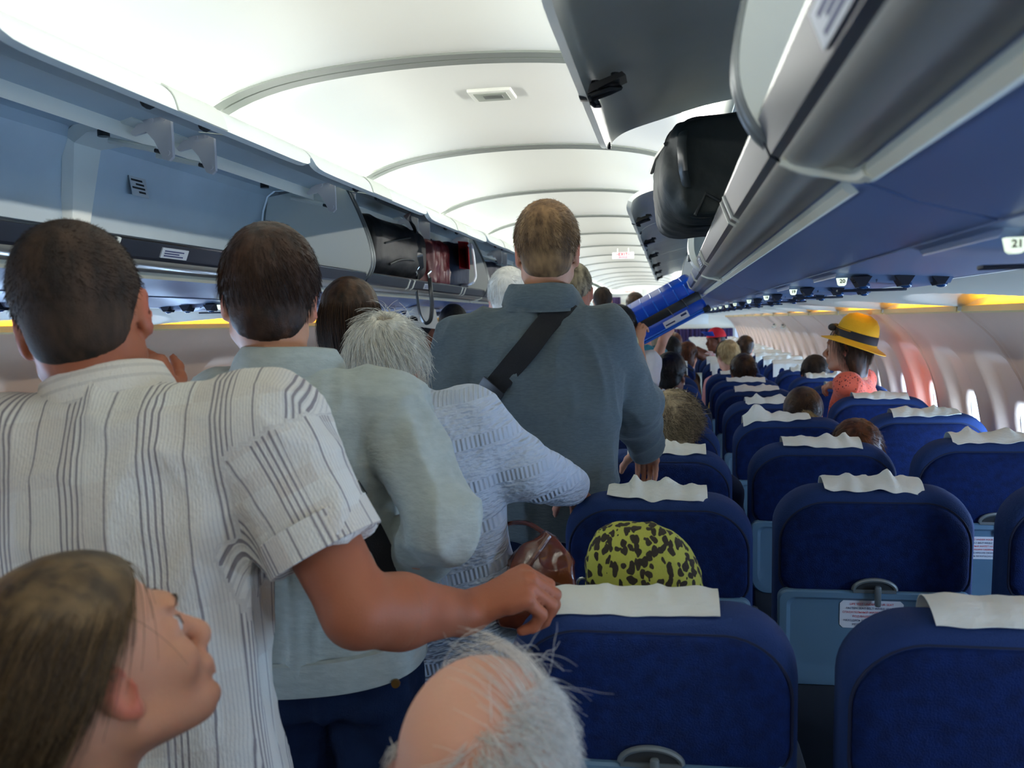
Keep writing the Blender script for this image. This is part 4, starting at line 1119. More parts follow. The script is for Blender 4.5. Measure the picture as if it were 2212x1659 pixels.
    for q, (sh, e_, wr) in enumerate((('shl', 'ell', 'wrl'), ('shr', 'elr', 'wrr'))):
        if not arms[q]: continue
        a, b, c = J[sh], J[e_], J[wr]
        if sleeve == 'long': sp += [rc(a, b, 0.054 * armr + puff, 0.046 * armr + puff * 1.1, armk), rc(b, c.lerp(b, slv) if slv >= 0 else c + (c - b) * -slv, 0.046 * armr + puff * 1.1, 0.033 * armr + puff * 0.8, 0.02)]
        elif sleeve == 'rolled': sp += [rc(a, b, 0.054 * armr + puff, 0.046 * armr + puff * 1.2, 0.035), rc(b, b.lerp(c, 0.5), 0.046 * armr + puff * 1.2, 0.042 * armr + puff, 0.02)]
        else:
            e2 = a.lerp(b, sleeve); sp += [rc(a, e2, 0.056 * armr + puff, 0.054 * armr + puff * 0.9, 0.035)]
            dr = (b - a).normalized(); cut = e2 + dr * 0.010
            sp += [Prim((lambda cc, nn: lambda X, Y, Z: np.where(((X - cc[0]) ** 2 + (Y - cc[1]) ** 2 + (Z - cc[2]) ** 2) < 0.12 ** 2, (X - cc[0]) * nn[0] + (Y - cc[1]) * nn[1] + (Z - cc[2]) * nn[2], -1.0))(np.array(cut), np.array(dr)), (0, 0, 0), (0, 0, 0), 0.004, 'int')]
    sp += list(shirt_extra) + [rc(nk - (nk - hip).normalized() * 0.07, nk - (nk - hip).normalized() * 0.018, 0.090 * w, (neck_r + 0.010) * w, 0.03)]
    V, Qd = sdf_arrays(sp, res * ss, 2)
    N = vnormals(V, Qd)
    if fold: V = V + N * folds(V, fold, foldf, seed, (1.0, 1.0, 0.55))[:, None]
    at = {}
    Ri = np.array(M)[:3, :3]; o = np.array(M)[:3, 3]; lv = (V - o) @ Ri
    su = lv[:, 0].copy(); sv = lv[:, 2].copy()
    if stripes:
        sd = np.clip((np.abs(lv[:, 0]) - 0.14) / 0.05, 0, 1); su = lv[:, 0] + np.sign(lv[:, 0]) * sd * np.maximum(lv[:, 1] + 0.06, 0) * 0.9 * (lv[:, 2] < L * 0.8)
        for sh, e_ in (('shl', 'ell'), ('shr', 'elr')):
            a, b = np.array(J[sh]), np.array(J[e_]); ab = b - a; t = ((V - a) @ ab) / (ab @ ab)
            r = V - a - t[:, None] * ab; arm = (t > 0.05) & (np.linalg.norm(r, axis=1) < 0.135) & (np.abs(lv[:, 0]) > 0.165 + 0.03 * (t < 0.4))
            ax = ab / np.linalg.norm(ab); f1 = np.cross(ax, (0, 1, 0)); f1 /= np.linalg.norm(f1); f2 = np.cross(ax, f1)
            su = np.where(arm, np.arctan2(r @ f2, r @ f1) * 0.072 + 0.5, su); sv = np.where(arm, t, sv)
    at['su'] = su; at['sv'] = sv
    s_o = ob('shirt', np_mesh('shirt', V - rl, Qd, at), shirt, root)
    if trousers and legs:
        tp = [lof(M, [(-0.11, .155 * w, .108), (-0.05, .164 * w, .110 * d), (0.0, .158 * w, .106 * d)], 2.6, 0.03)]
        for hj, kn, an in lg: tp += [rc(hj + Vector((0, 0, -0.03)), kn, 0.085 * w, 0.068, 0.04), rc(kn, an, 0.066, 0.058, 0.03)]
        V, Qd = sdf_arrays(tp, max(res, 0.010), 2); N = vnormals(V, Qd); V = V + N * folds(V, 0.010, 12, seed + 9)[:, None]
        ob('trousers', np_mesh('trousers', V - rl, Qd), trousers, root)
    if hair: hair(root, head)
    return root, s_o, M, body
def bvh_of(o):
    from mathutils.bvhtree import BVHTree
    me = o.data; M = Matrix.Translation(o.parent.location if o.parent else (0, 0, 0))
    return BVHTree.FromPolygons([M @ v.co for v in me.vertices], [tuple(p.vertices) for p in me.polygons])
def drape(bvh, pix, Y, lift=0.004):
    """follow the surface seen at these pixels"""
    out = []
    for (px, py) in pix:
        dr = (P(px, py, Y) - CAM).normalized(); hit, n, _, _ = bvh.ray_cast(CAM, dr)
        out.append((hit + n * lift, (n * 0.45 - dr * 0.55).normalized()) if hit else (P(px, py, Y), -dr))
    return out
def ribbon(name, pts, width, m, parent, thick=0.003, shift=(0, 0, 0), n=6):
    P_ = [p for p, _ in pts]; N_ = [q for _, q in pts]
    PP = spline(P_, n); NN = spline(N_, n)
    b = MB(); L = []
    for i, p in enumerate(PP):
        t = (PP[min(i + 1, len(PP) - 1)] - PP[max(i - 1, 0)]).normalized(); nn = NN[i].normalized(); w = t.cross(nn).normalized() * (width / 2)
        L.append([p - w, p + w, p + w + nn * thick, p - w + nn * thick])
    b.loft(L)
    return b.build(name, m, parent, shift=shift, sharp=50)
# ------------------------------------------------------------------ cloth and hair materials
def stripe_mat():
    m = mat('striped_linen', lin(205, 202, 192), 0.9, bump=0.35, bscale=240, spec=0.15, stretch=(1, 1, 0.4))
    nt = m.node_tree; n = nt.nodes; L = nt.links; b = n['Principled BSDF']
    def M(op, a, c=None, d=None):
        q = n.new('ShaderNodeMath'); q.operation = op
        for i, v in enumerate((a, c, d)):
            if v is None: continue
            if isinstance(v, (int, float)): q.inputs[i].default_value = v
            else: L.new(v, q.inputs[i])
        return q.outputs[0]
    at = n.new('ShaderNodeAttribute'); at.attribute_name = 'su'; u = at.outputs['Fac']
    av = n.new('ShaderNodeAttribute'); av.attribute_name = 'sv'; v = av.outputs['Fac']
    def line(per, off, w): return M('LESS_THAN', M('ABSOLUTE', M('SUBTRACT', M('FRACT', M('DIVIDE', M('ADD', u, off), per)), 0.5)), w / per / 2)
    g = M('LESS_THAN', M('ABSOLUTE', M('SUBTRACT', M('FRACT', M('DIVIDE', M('ADD', u, 2.010), 0.098)), 0.5)), 0.17)
    dark = M('MAXIMUM', M('MULTIPLY', M('MULTIPLY', g, line(0.0078, 2.0, 0.0028)), 0.75), M('MULTIPLY', line(0.098, 2.062, 0.0026), 0.7))
    fine = M('MULTIPLY', line(0.0042, 2.0, 0.0014), 0.22)
    nz = n.new('ShaderNodeTexNoise'); nz.inputs['Scale'].default_value = 11; nz.inputs['Detail'].default_value = 2
    cb = n.new('ShaderNodeCombineXYZ'); L.new(M('MULTIPLY', M('FLOOR', M('MULTIPLY', u, 20)), 0.3), cb.inputs[0]); L.new(M('MULTIPLY', M('FLOOR', M('MULTIPLY', v, 11)), 0.3), cb.inputs[1])
    wn = n.new('ShaderNodeTexWhiteNoise'); wn.noise_dimensions = '3D'; L.new(cb.outputs[0], wn.inputs['Vector'])
    patch = M('MULTIPLY', wn.outputs['Value'], 0.32)
    def mix(f, c1, c2):
        q = n.new('ShaderNodeMix'); q.data_type = 'RGBA'; L.new(f, q.inputs[0])
        for i, c in ((6, c1), (7, c2)):
            if isinstance(c, tuple): q.inputs[i].default_value = (*c, 1)
            else: L.new(c, q.inputs[i])
        return q.outputs[2]
    c = mix(patch, lin(230, 228, 218), lin(184, 160, 140))
    c = mix(fine, c, lin(120, 118, 120)); c = mix(dark, c, lin(92, 82, 96))
    L.new(c, b.inputs['Base Color'])
    return m
STRIPE = stripe_mat()
def knit_mat():
    m = mat('ribbed_knit', lin(190, 200, 214), 0.95, spec=0.15, sheen=0.2)
    nt = m.node_tree; n = nt.nodes; L = nt.links; b = n['Principled BSDF']
    at = n.new('ShaderNodeAttribute'); at.attribute_name = 'su'; av = n.new('ShaderNodeAttribute'); av.attribute_name = 'sv'
    cb = n.new('ShaderNodeCombineXYZ'); L.new(at.outputs['Fac'], cb.inputs[0]); L.new(av.outputs['Fac'], cb.inputs[1])
    vo = n.new('ShaderNodeTexNoise'); vo.inputs['Scale'].default_value = 95; vo.inputs['Detail'].default_value = 1.5
    mp = n.new('ShaderNodeMapping'); mp.inputs['Scale'].default_value = (0.6, 1.25, 1); L.new(cb.outputs[0], mp.inputs[0]); L.new(mp.outputs[0], vo.inputs['Vector'])
    def M(op, a, c=None):
        q = n.new('ShaderNodeMath'); q.operation = op
        for i, v in enumerate((a, c)):
            if v is None: continue
            if isinstance(v, (int, float)): q.inputs[i].default_value = v
            else: L.new(v, q.inputs[i])
        return q.outputs[0]
    band = M('LESS_THAN', M('FRACT', M('DIVIDE', M('ADD', av.outputs['Fac'], 2.0), 0.095)), 0.26)
    rib = M('SINE', M('MULTIPLY', at.outputs['Fac'], 640.0))
    h = n.new('ShaderNodeMix'); L.new(band, h.inputs[0]); L.new(vo.outputs['Fac'], h.inputs[2]); L.new(M('ADD', M('MULTIPLY', rib, 0.16), 0.45), h.inputs[3])
    bp = n.new('ShaderNodeBump'); bp.inputs['Strength'].default_value = 0.9; bp.inputs['Distance'].default_value = 0.012
    L.new(h.outputs[0], bp.inputs['Height']); L.new(bp.outputs[0], b.inputs['Normal'])
    return m
KNIT = knit_mat()
SWEAT_L = mat('light_grey_sweatshirt', lin(172, 180, 174), 0.95, spec=0.12, bump=0.22, bscale=60, var=0.12, vscale=35, sheen=0.15, stretch=(1, 1, 2.5))
SWEAT_D = mat('dark_grey_sweatshirt', lin(88, 99, 104), 0.95, spec=0.12, bump=0.2, bscale=60, var=0.16, vscale=60, sheen=0.12, stretch=(1, 1, 4))
DENIM = mat('dark_denim', lin(20, 34, 62), 0.9, spec=0.15, bump=0.3, bscale=300, var=0.3, vscale=20)
KHAKI = mat('beige_trousers', lin(120, 112, 98), 0.9)
STRAPM = mat('black_webbing', lin(20, 21, 25), 0.75, spec=0.3, bump=0.3, bscale=500)
H_DARK = hair_mat('hair_dark_brown', lin(30, 20, 15), lin(64, 42, 28), 0.5)
H_CROP = hair_mat('hair_cropped_brown', lin(30, 22, 17), lin(60, 44, 32), 0.65)
H_FAIR = hair_mat('hair_fair_crop', lin(76, 56, 38), lin(136, 106, 72), 0.6)
H_WHITE = hair_mat('hair_white', lin(206, 202, 192), lin(240, 236, 226), 0.5)
H_SILVER = hair_mat('hair_silver', lin(172, 168, 156), lin(238, 232, 214), 0.5)
H_BROWN = hair_mat('hair_brown', lin(26, 17, 11), lin(74, 50, 31), 0.4)
H_BLACK = hair_mat('hair_black', lin(16, 14, 14), lin(34, 30, 28), 0.45)
H_GREY = hair_mat('hair_grey_blond', lin(52, 42, 30), lin(166, 148, 116), 0.5)
H_AUBURN = hair_mat('hair_auburn', lin(44, 22, 12), lin(104, 58, 30), 0.45)
H_BLOND = hair_mat('hair_blond', lin(150, 122, 80), lin(206, 178, 128), 0.45)
H_CHILD = hair_mat('hair_chestnut', lin(44, 33, 22), lin(98, 78, 52), 0.42)

def collar_ring(root, c, axis, xdir, r0, r1, h, m, name='collar', depth=0.9, gap=0.0, thick=0.006, roll=0.0, stripes=False, a0=-math.pi, a1=math.pi, dip=0.0, wob=0.0):
    """standing collar: a band around the neck, its top edge folded outward by roll"""
    M = to_frame(c, xdir, axis); b = MB(); n = 48
    prof = [(r0, 0.0), (r0 + (r1 - r0) * 0.5, h * 0.5), (r1, h * 0.92), (r1 + 0.004, h), (r1 + 0.010, h * 0.97), (r1 + 0.012 + roll * 0.5, h * 0.7), (r1 + 0.014 + roll, h * 0.25), (r1 + 0.012 + roll, h * 0.05)]
    vals = []
    def pt(u, v):
        a = a0 + (a1 - a0) * u; r, z = prof[int(round(v * (len(prof) - 1)))]
        z = z + dip * math.sin(a) - wob * 0.5 * math.sin(3 * a + v * 4); r = r + wob * math.sin(5 * a + 7 * v)
        vals.append(v * 0.05)
        return M @ Vector((r * math.cos(a), r * depth * math.sin(a), z))
    b.grid(pt, n, len(prof) - 1)
    me = b.mesh('collar', fix=False, sharp=80, shift=tuple(root.location))
    at = me.attributes.new('su', 'FLOAT', 'POINT'); at.data.foreach_set('value', np.array(vals, np.float32))
    return ob(name, me, m, root)

# ------------------------------------------------------------------ man in striped shirt, nearest on the left
hd = Head(P(182, 690, 1.24), (-0.34, 0.90, -0.20), (-0.26, 0.14, 0.95), 1.08)
J = dict(neck=P(232, 842, 1.22), shl=P(-10, 985, 1.16), shr=P(575, 942, 1.22), ell=P(-190, 1350, 1.10), elr=P(775, 1320, 1.19), wrl=P(-150, 1500, 1.3), wrr=P(1012, 1322, 1.38), hip=(0, 0, 0))
mid = (Vector(J['shl']) + Vector(J['shr'])) / 2
J['hip'] = mid + Vector((0.015, -0.02, -0.50))
HW = P(1012, 1322, 1.38)
def hair_m1(root, h): hair_obj(root, h, H_CROP, 0.005, 0.005, 5200, 0.010, 0.00035, whorl((0.01, -0.075, 0.095), 0.2, 0.6), 0.9, 0.0, 0.016, 0.25, 3, bump=0.0012)
r1, s1, M1, b1 = person('man in striped linen shirt holding the nearest aisle seat, dark cropped hair', hd, J, SKINT, STRIPE, KHAKI, hair_m1, 1.06, 1.05, 0.0065, sleeve=0.62, puff=0.018, stripes=True, fold=0.013, foldf=12,
    hands=[(HW, Vector((0.86, 0.10, 0.42)), Vector((-0.38, -0.40, 0.83)), 1, 1.12, dict(curl=(62, 58, 30), thumb=(0.1, 0.85, -0.65), each=(0, 4, 8, 12)))], armr=1.16, hem=-0.16)
collar_ring(r1, J['neck'] + Vector((0.005, 0.010, -0.070)), Vector(hd.d((0, -0.05, 1))), Vector(hd.d((1, 0, 0))) , 0.104, 0.076, 0.096, STRIPE, roll=0.016, depth=0.98, dip=-0.004)
# sleeve cuff band
a, b = Vector(J['shr']), Vector(J['elr']); dr = (b - a).normalized()
m = MB(); L = []
c0 = a.lerp(b, 0.62)
for t, rr_ in ((-0.034, 0.080), (-0.033, 0.0835), (0.012, 0.0845), (0.013, 0.0805), (-0.02, 0.077)):
    fx = dr.orthogonal().normalized(); fy = dr.cross(fx)
    L.append([c0 + dr * t + fx * (rr_ * math.cos(q)) + fy * (rr_ * math.sin(q)) for q in [2 * math.pi * i / 40 for i in range(40)]])
m.loft(L, False, False); me = m.mesh('cuff', shift=tuple(r1.location), sharp=50)
at = me.attributes.new('su', 'FLOAT', 'POINT')
fx = dr.orthogonal().normalized(); fy = dr.cross(fx)
at.data.foreach_set('value', np.array([math.atan2((v.co + r1.location - c0).dot(fy), (v.co + r1.location - c0).dot(fx)) * 0.072 + 0.5 for v in me.vertices], np.float32))
ob('cuff', me, STRIPE, r1)
# left hand raised to the face
hp = hand_prims(P(372, 878, 1.40), (-0.55, 0.05, 0.8), (0.7, -0.5, 0.3), -1, 0.92, (40, 50, 30)) + [rc(P(372, 878, 1.40), P(330, 1060, 1.40), 0.027, 0.036, 0.02)]
hv, hq = sdf_arrays(hp, 0.005, 1)
o = ob('raised_hand', np_mesh('raised_hand', hv - np.array(r1.location), hq, {'flush': 0 * hv[:, 0]}), SKINT, r1)

# ------------------------------------------------------------------ young man in light grey sweatshirt
hd = Head(P(583, 648, 1.66), (-0.36, 0.93, -0.08), (0.03, 0.05, 1), 1.03)
J = dict(neck=P(610, 800, 1.62), shl=P(478, 885, 1.62), shr=P(838, 885, 1.62), ell=P(420, 1150, 1.55), elr=P(952, 1138, 1.50), wrl=P(480, 1330, 1.60), wrr=P(838, 1246, 1.74), hip=(0, 0, 0))
mid = (Vector(J['shl']) + Vector(J['shr'])) / 2; J['hip'] = mid + Vector((0.03, 0.02, -0.45))
def hair_m2(root, h): hair_obj(root, h, H_DARK, 0.011, 0.005, 5600, 0.030, 0.0005, whorl((0.0, -0.060, 0.105), 0.45, 0.5), 0.25, 0.2, 0.018, 0.14, 5, extra=(h.el((0, -0.062, -0.045), (0.054, 0.036, 0.05), k=0.02),), bump=0.003)
r2, s2, M2, b2 = person('young man in pale grey sweatshirt with a black shoulder strap, dark brown hair', hd, J, SKIN, SWEAT_L, DENIM, hair_m2, 0.94, 1.0, 0.007, armk=0.012, fold=0.020, foldf=9, puff=0.015, hem=-0.035, seed=8,
    slv=-0.15, armr=0.98)
collar_ring(r2, J['neck'] + Vector((0.012, 0.005, -0.022)), Vector(hd.d((0, -0.12, 1))), Vector(hd.d((1, 0, 0))), 0.112, 0.076, 0.064, SWEAT_L, roll=0.020, dip=-0.006, wob=0.002)
def hem_band(root, M, lo, hi, hw, hd_, m):
    b = MB(); R_ = Matrix(M); L = []
    for z, g in ((lo, -0.006), (lo - 0.002, 0.003), ((lo + hi) / 2, 0.008), (hi, 0.004), (hi + 0.003, -0.006)):
        L.append([R_ @ Vector((math.copysign(abs(math.cos(a)) ** 0.8, math.cos(a)) * (hw + g), math.copysign(abs(math.sin(a)) ** 0.8, math.sin(a)) * (hd_ + g), z)) for a in [2 * math.pi * i / 56 for i in range(56)]])
    b.loft(L, False, False); return b.build('hem_band', m, root, shift=tuple(root.location), sharp=60)
hem_band(r2, M2, -0.045, 0.012, 0.166 * 0.94 + 0.017, 0.113 + 0.017, SWEAT_L)
bv = bvh_of(s2)
pts = drape(bv, [(522, 815), (560, 850), (620, 905), (680, 975), (735, 1050), (790, 1130), (835, 1215), (850, 1290)], 1.5)
ribbon('shoulder_strap', pts, 0.042, STRAPM, r2, shift=tuple(r2.location))
q, nq = drape(bv, [(752, 1070)], 1.5)[0]
d1, _ = drape(bv, [(775, 1105)], 1.5)[0]
tx = (d1 - q).normalized(); ty = nq.cross(tx).normalized()
MB_ = Matrix((tx, ty, nq)).transposed().to_4x4(); MB_.translation = q + nq * 0.006 - r2.location
m = MB()
m.tube([(-0.014, -0.026, 0), (0.014, -0.026, 0), (0.014, 0.026, 0), (-0.014, 0.026, 0)], 0.0032, 8, closed=True)
for v in range(len(m.v)): m.v[v] = tuple(MB_ @ Vector(m.v[v]))
m.build('strap_buckle', STEEL, r2)
m = MB(); c = P(856, 1475, 1.55); m.tube([c - r2.location, c + Vector((0.0, -0.006, 0)) - r2.location], 0.008, 10); m.build('jeans_rivet', mat('brass', lin(150, 110, 60), 0.35, metal=1.0), r2)

# ------------------------------------------------------------------ old woman in pale knitted cardigan
hd = Head(P(832, 806, 2.06), (-0.12, 0.88, -0.45), (0.02, 0.45, 0.89), 0.95)
J = dict(neck=P(868, 868, 2.00), shl=P(775, 930, 1.99), shr=P(1015, 915, 2.02), ell=P(720, 1090, 1.95), elr=P(1118, 1010, 2.06), wrl=P(780, 1180, 2.1), wrr=P(1240, 1052, 2.36), hip=(0, 0, 0))
mid = (Vector(J['shl']) + Vector(J['shr'])) / 2; J['hip'] = mid + Vector((0.05, 0.05, -0.42))
wc = (0.0, -0.075, 0.082)
def hair_w3(root, h):
    hair_obj(root, h, H_SILVER, 0.014, 0.005, 2600, 0.075, 0.0008, whorl(wc, 0.10, 0.35), 0.20, 0.35, 0.024, 0.16, 7, segs=7, bump=0.006, extra=(h.el((0, -0.055, -0.045), (0.060, 0.045, 0.045), k=0.02), h.el((0, -0.094, 0.094), (0.016, 0.016, 0.016), k=0.012, op='sub')))
r3, s3, M3_, b3 = person('old woman with short silver hair in a pale blue knitted cardigan', hd, J, SKINP, KNIT, mat('grey_skirt', lin(70, 76, 92), 0.9), hair_w3, 1.02, 1.05, 0.007, fold=0.006, puff=0.020, hem=-0.22, fem=0.5, seed=12,
    hands=[(P(1240, 1052, 2.36), Vector((0.15, 0.75, -0.65)), Vector((0.05, 0.4, 0.9)), 1, 0.85, dict(curl=(35, 45, 25)))], armr=1.12)
m = MB(); e_ = Vector(hd.p((0.086, 0.0, -0.046))) - r3.location; m.ell(e_, (0.0045, 0.0045, 0.006), nu=10, nv=8); m.build('earring', mat('gold', lin(220, 170, 70), 0.25, metal=1.0), r3)
# hem braid of the cardigan shoulder
bv = bvh_of(s3)

# ------------------------------------------------------------------ tall man in dark grey sweatshirt
hd = Head(P(1182, 545, 2.62), (-0.10, 1.0, -0.02), (0.0, 0.02, 1), 1.06)
J = dict(neck=P(1172, 655, 2.58), shl=P(1012, 742, 2.58), shr=P(1298, 728, 2.62), ell=P(948, 900, 2.50), elr=P(1368, 872, 2.76), wrl=P(985, 1060, 2.58), wrr=P(1392, 966, 2.98), hip=(0, 0, 0))
mid = (Vector(J['shl']) + Vector(J['shr'])) / 2; J['hip'] = mid + Vector((0.03, -0.02, -0.50))
def hair_m4(root, h): hair_obj(root, h, H_FAIR, 0.009, 0.005, 5200, 0.016, 0.0005, whorl((0.015, -0.060, 0.100), 0.25, 0.5), 0.6, 0.0, 0.018, 0.2, 9, bump=0.0015)
r4, s4, M4_, b4 = person('tall man in dark grey sweatshirt with a black diagonal bag strap, fair cropped hair', hd, J, SKIN, SWEAT_D, DENIM, hair_m4, 1.10, 1.05, 0.0075, fold=0.022, foldf=8.5, puff=0.020, hem=-0.04, seed=21,
    hands=[(P(1392, 966, 2.98), Vector((0.05, 0.75, -0.55)), Vector((0.1, 0.6, 0.75)), 1, 1.0, dict(curl=(30, 40, 30)))], armr=1.10)
collar_ring(r4, J['neck'] + Vector((0.0, 0.0, -0.022)), Vector((0.02, -0.10, 1)), Vector((1, 0, 0)), 0.118, 0.080, 0.075, SWEAT_D, roll=0.022, dip=-0.008, wob=0.004)
bv = bvh_of(s4)
pts = drape(bv, [(1226, 652), (1204, 676), (1176, 708), (1140, 752), (1100, 802), (1062, 848), (1030, 892), (1000, 940)], 2.4)
ribbon('bag_strap', pts, 0.062, STRAPM, r4, shift=tuple(r4.location))
q, nq = drape(bv, [(1060, 850)], 2.4)[0]; d1, _ = drape(bv, [(1040, 880)], 2.4)[0]
tx = (d1 - q).normalized(); ty = nq.cross(tx).normalized(); MB_ = Matrix((tx, ty, nq)).transposed().to_4x4(); MB_.translation = q + nq * 0.008 - r4.location
m = MB(); m.rbox((0, 0, 0), (0.030, 0.038, 0.006), 0.004); m.v = [tuple(MB_ @ Vector(v)) for v in m.v]; m.build('strap_adjuster', BLACK, r4)

# ------------------------------------------------------------------ girl, foreground
hd = Head(P(212, 1452, 0.76), (0.54, 0.74, 0.42), (-0.30, -0.22, 0.92), 0.86)
J = dict(neck=P(150, 1700, 0.74), shl=P(-60, 1900, 0.78), shr=P(330, 1900, 0.66), ell=P(-60, 2400, 0.8), elr=P(360, 2400, 0.66), wrl=P(0, 2700, 0.9), wrr=P(400, 2700, 0.8), hip=(0, 0, 0))
mid = (Vector(J['shl']) + Vector(J['shr'])) / 2; J['hip'] = mid + Vector((0.0, 0.0, -0.36))
def hair_g(root, h):
    f = whorl((0.0, -0.06, 0.11), 0.25, 0.1)
    line = -0.016
    ps = (h.el((0, -0.070, -0.060), (0.062, 0.048, 0.085), k=0.03),)
    hair_obj(root, h, H_CHILD, 0.012, 0.0045, 11000, 0.11, 0.00055, lambda p: f(p) * 0.3 + np.array((0, -1.0, -0.25)), 0.10, 0.3, line, 0.10, 31, segs=8, extra=ps, bump=0.0012)
    # loose wisps across the cheek
    kp = lambda p: (p[:, 0] > 0.05) & (p[:, 1] > 0.03) & (p[:, 2] > 0.03) & (p[:, 2] < 0.07)
    V, Qd, A = strands(h, roots(kp, 1.06), 26, 0.12, 0.0005, lambda p: np.tile(np.array((0.02, 0.45, -0.9)), (len(p), 1)), 33, 8, 1.03, 0.15, 0.2, 0.10)
    ob('loose_hair', np_mesh('loose_hair', V - np.array(root.location), Qd, {'rnd': A}), H_CHILD, root)
r5, s5, M5, b5 = person('girl with chestnut hair tied back, face turned up in profile, at lower left', hd, J, SKIN, mat('dark_top', lin(40, 36, 44), 0.9), DENIM, hair_g, 0.74, 0.74, 0.005, fold=0.006, fem=1, child=1.0, puff=0.010, armr=0.72, neck_r=0.045, seed=4)
for q in (-1, 1):
    m = MB(); m.ell(hd.p((q * 0.032, 0.0775, 0.004)) - np.array(r5.location), (0.0118,) * 3); m.build('eye', EYEM, r5)
    m = MB(); m.ell(hd.p((q * 0.0325, 0.0868, 0.004)) - np.array(r5.location), (0.0045, 0.0035, 0.0045)); m.build('iris', IRIS, r5)
    m = MB(); L = [Vector(hd.p((q * (0.032 + 0.016 * math.cos(a)), 0.0925 - 0.005 * abs(math.cos(a)), 0.0045 + 0.0050 * math.sin(a)))) - r5.location for a in [math.pi * i / 8 for i in range(9)]]
    m.tube(L, 0.0008, 5); m.build('eyelash', IRIS, r5)
    m = MB(); L = [Vector(hd.p((q * (0.032 + 0.020 * t), 0.1005 - 0.012 * max(0, t) ** 2, 0.027 + 0.004 * (1 - t * t)))) - r5.location for t in (-1, -.5, 0, .5, 1)]
    m.tube(L, [0.0006, 0.0012, 0.0014, 0.0012, 0.0005], 5); m.build('eyebrow', H_CHILD, r5)

# ------------------------------------------------------------------ old balding man, foreground
hd = Head(P(1036, 1722, 0.82), (-0.10, 0.93, -0.36), (0.04, 0.36, 0.93), 1.02)
J = dict(neck=P(1040, 1940, 0.74), shl=P(690, 2130, 0.74), shr=P(1390, 2130, 0.74), ell=P(600, 2600, 0.85), elr=P(1480, 2600, 0.85), wrl=P(700, 2700, 1.05), wrr=P(1400, 2700, 1.05), hip=(0, 0, 0))
mid = (Vector(J['shl']) + Vector(J['shr'])) / 2; J['hip'] = mid + Vector((0.02, 0.03, -0.40))
def hair_o(root, h):
    rl = np.array(root.location); parts = []
    bald = lambda p: ((p[:, 0] + 0.014) / 0.064) ** 2 + ((p[:, 1] + 0.005) / 0.105) ** 2 < 1.0
    k1 = lambda p: HAIRLINE(p, 0.012) & ~(bald(p) & (p[:, 2] > 0.015))
    fl = lambda p: np.stack([np.sign(p[:, 0]) * 0.25 - 0.1, np.full(len(p), 0.75), np.full(len(p), -0.45)], 1)
    parts.append(strands(h, roots(k1, 1.01), 3600, 0.045, 0.00042, fl, 41, 6, 1.03, 0.45, 0.15, 0.22, rad_lift=0.05))
    k2 = lambda p: (p[:, 2] > 0.035) & (p[:, 0] > 0.035) & (p[:, 0] < 0.072)
    sweep = lambda p: np.stack([np.full(len(p), -0.8), np.full(len(p), 0.35), np.full(len(p), 0.35)], 1)
    parts.append(strands(h, roots(k2, 1.01), 620, 0.085, 0.00040, sweep, 43, 8, 1.02, 0.15, 0.0, 0.12, rad_lift=0.04))
    k3 = lambda p: (p[:, 2] > 0.09) & (p[:, 1] > 0.0)
    parts.append(strands(h, roots(k3, 1.01), 160, 0.07, 0.00034, lambda p: np.stack([np.full(len(p), 0.5), np.full(len(p), 0.6), np.full(len(p), 0.2)], 1), 44, 8, 1.02, 0.7, 0.25, 0.3, rad_lift=0.15))
    V, Qd, A = join(parts); ob('hair', np_mesh('hair', V - rl, Qd, {'rnd': A}), H_WHITE, root)
r6, s6, M6, b6 = person('old balding man with wispy white hair seated at the bottom centre', hd, J, SKINP, mat('blue_shirt', lin(60, 84, 120), 0.9), KHAKI, hair_o, 1.0, 1.0, 0.0065, fold=0.006, seated=True, seed=14)
# ------------------------------------------------------------------ passengers further ahead
def hairs(m, thick=0.010, n=900, length=0.02, sr=0.0009, res=0.007, line=0.016, lift=0.3, style='short', front=0.03, extra=None, grav=0.1, seed=1, flow=None, wild=0.2, segs=4, bump=0.003, ear=True):
    return lambda root, h: hair_obj(root, h, m, thick, res, n, length, sr, flow, lift, grav, line, wild, seed, style, extra(h) if extra else (), segs, bump=bump, front=front, ear=ear)
long_extra = lambda h: (h.el((0, -0.030, -0.075), (0.083, 0.066, 0.145), k=0.03), h.el((0, -0.035, -0.17), (0.090, 0.055, 0.06), k=0.03))
bob_extra = lambda h: (h.el((0, -0.028, -0.045), (0.084, 0.072, 0.105), k=0.03),)
down_flow = lambda p: np.stack([p[:, 0] * 3, p[:, 1] * 2, np.full(len(p), -1.0)], 1)
CLOTHS = {}
def cl(name, c, **k): return mat('cloth_' + name, c, 0.92, spec=0.12, bump=0.15, bscale=120, **k)
def stand(label, px, py, Y, fwd, skin, shirt, trousers, hair, s=1.0, tall=None, shrug=0.0, up=(0, 0, 1), hw=0.19, res=0.011, arms=None, **k):
    """standing passenger placed by the head"""
    hd = Head(P(px, py, Y), fwd, up, s); c = Vector(hd.c)
    f = Vector((fwd[0], fwd[1], 0)).normalized(); r = Vector((f.y, -f.x, 0))
    nk = c + Vector((0, 0, -0.165 * s)) - f * 0.035
    dz = Vector((0, 0, -0.055 * s + shrug))
    J = dict(neck=nk, shl=nk - r * hw * s + dz, shr=nk + r * hw * s + dz)
    for q, sg in (('l', -1), ('r', 1)):
        J['el' + q] = J['sh' + q] + r * (0.05 * sg) + Vector((0, 0, -0.27 * s)) - f * 0.02; J['wr' + q] = J['el' + q] + f * 0.08 + Vector((0, 0, -0.23 * s))
    J['hip'] = nk + Vector((0, 0, -0.54 * s))
    for q, v in (arms or {}).items(): J[q] = Vector(v)
    return person(label, hd, J, skin, shirt, trousers, hair, res=res, ss=1.1, fold=k.pop('fold', 0.008), **k) + (hd,)
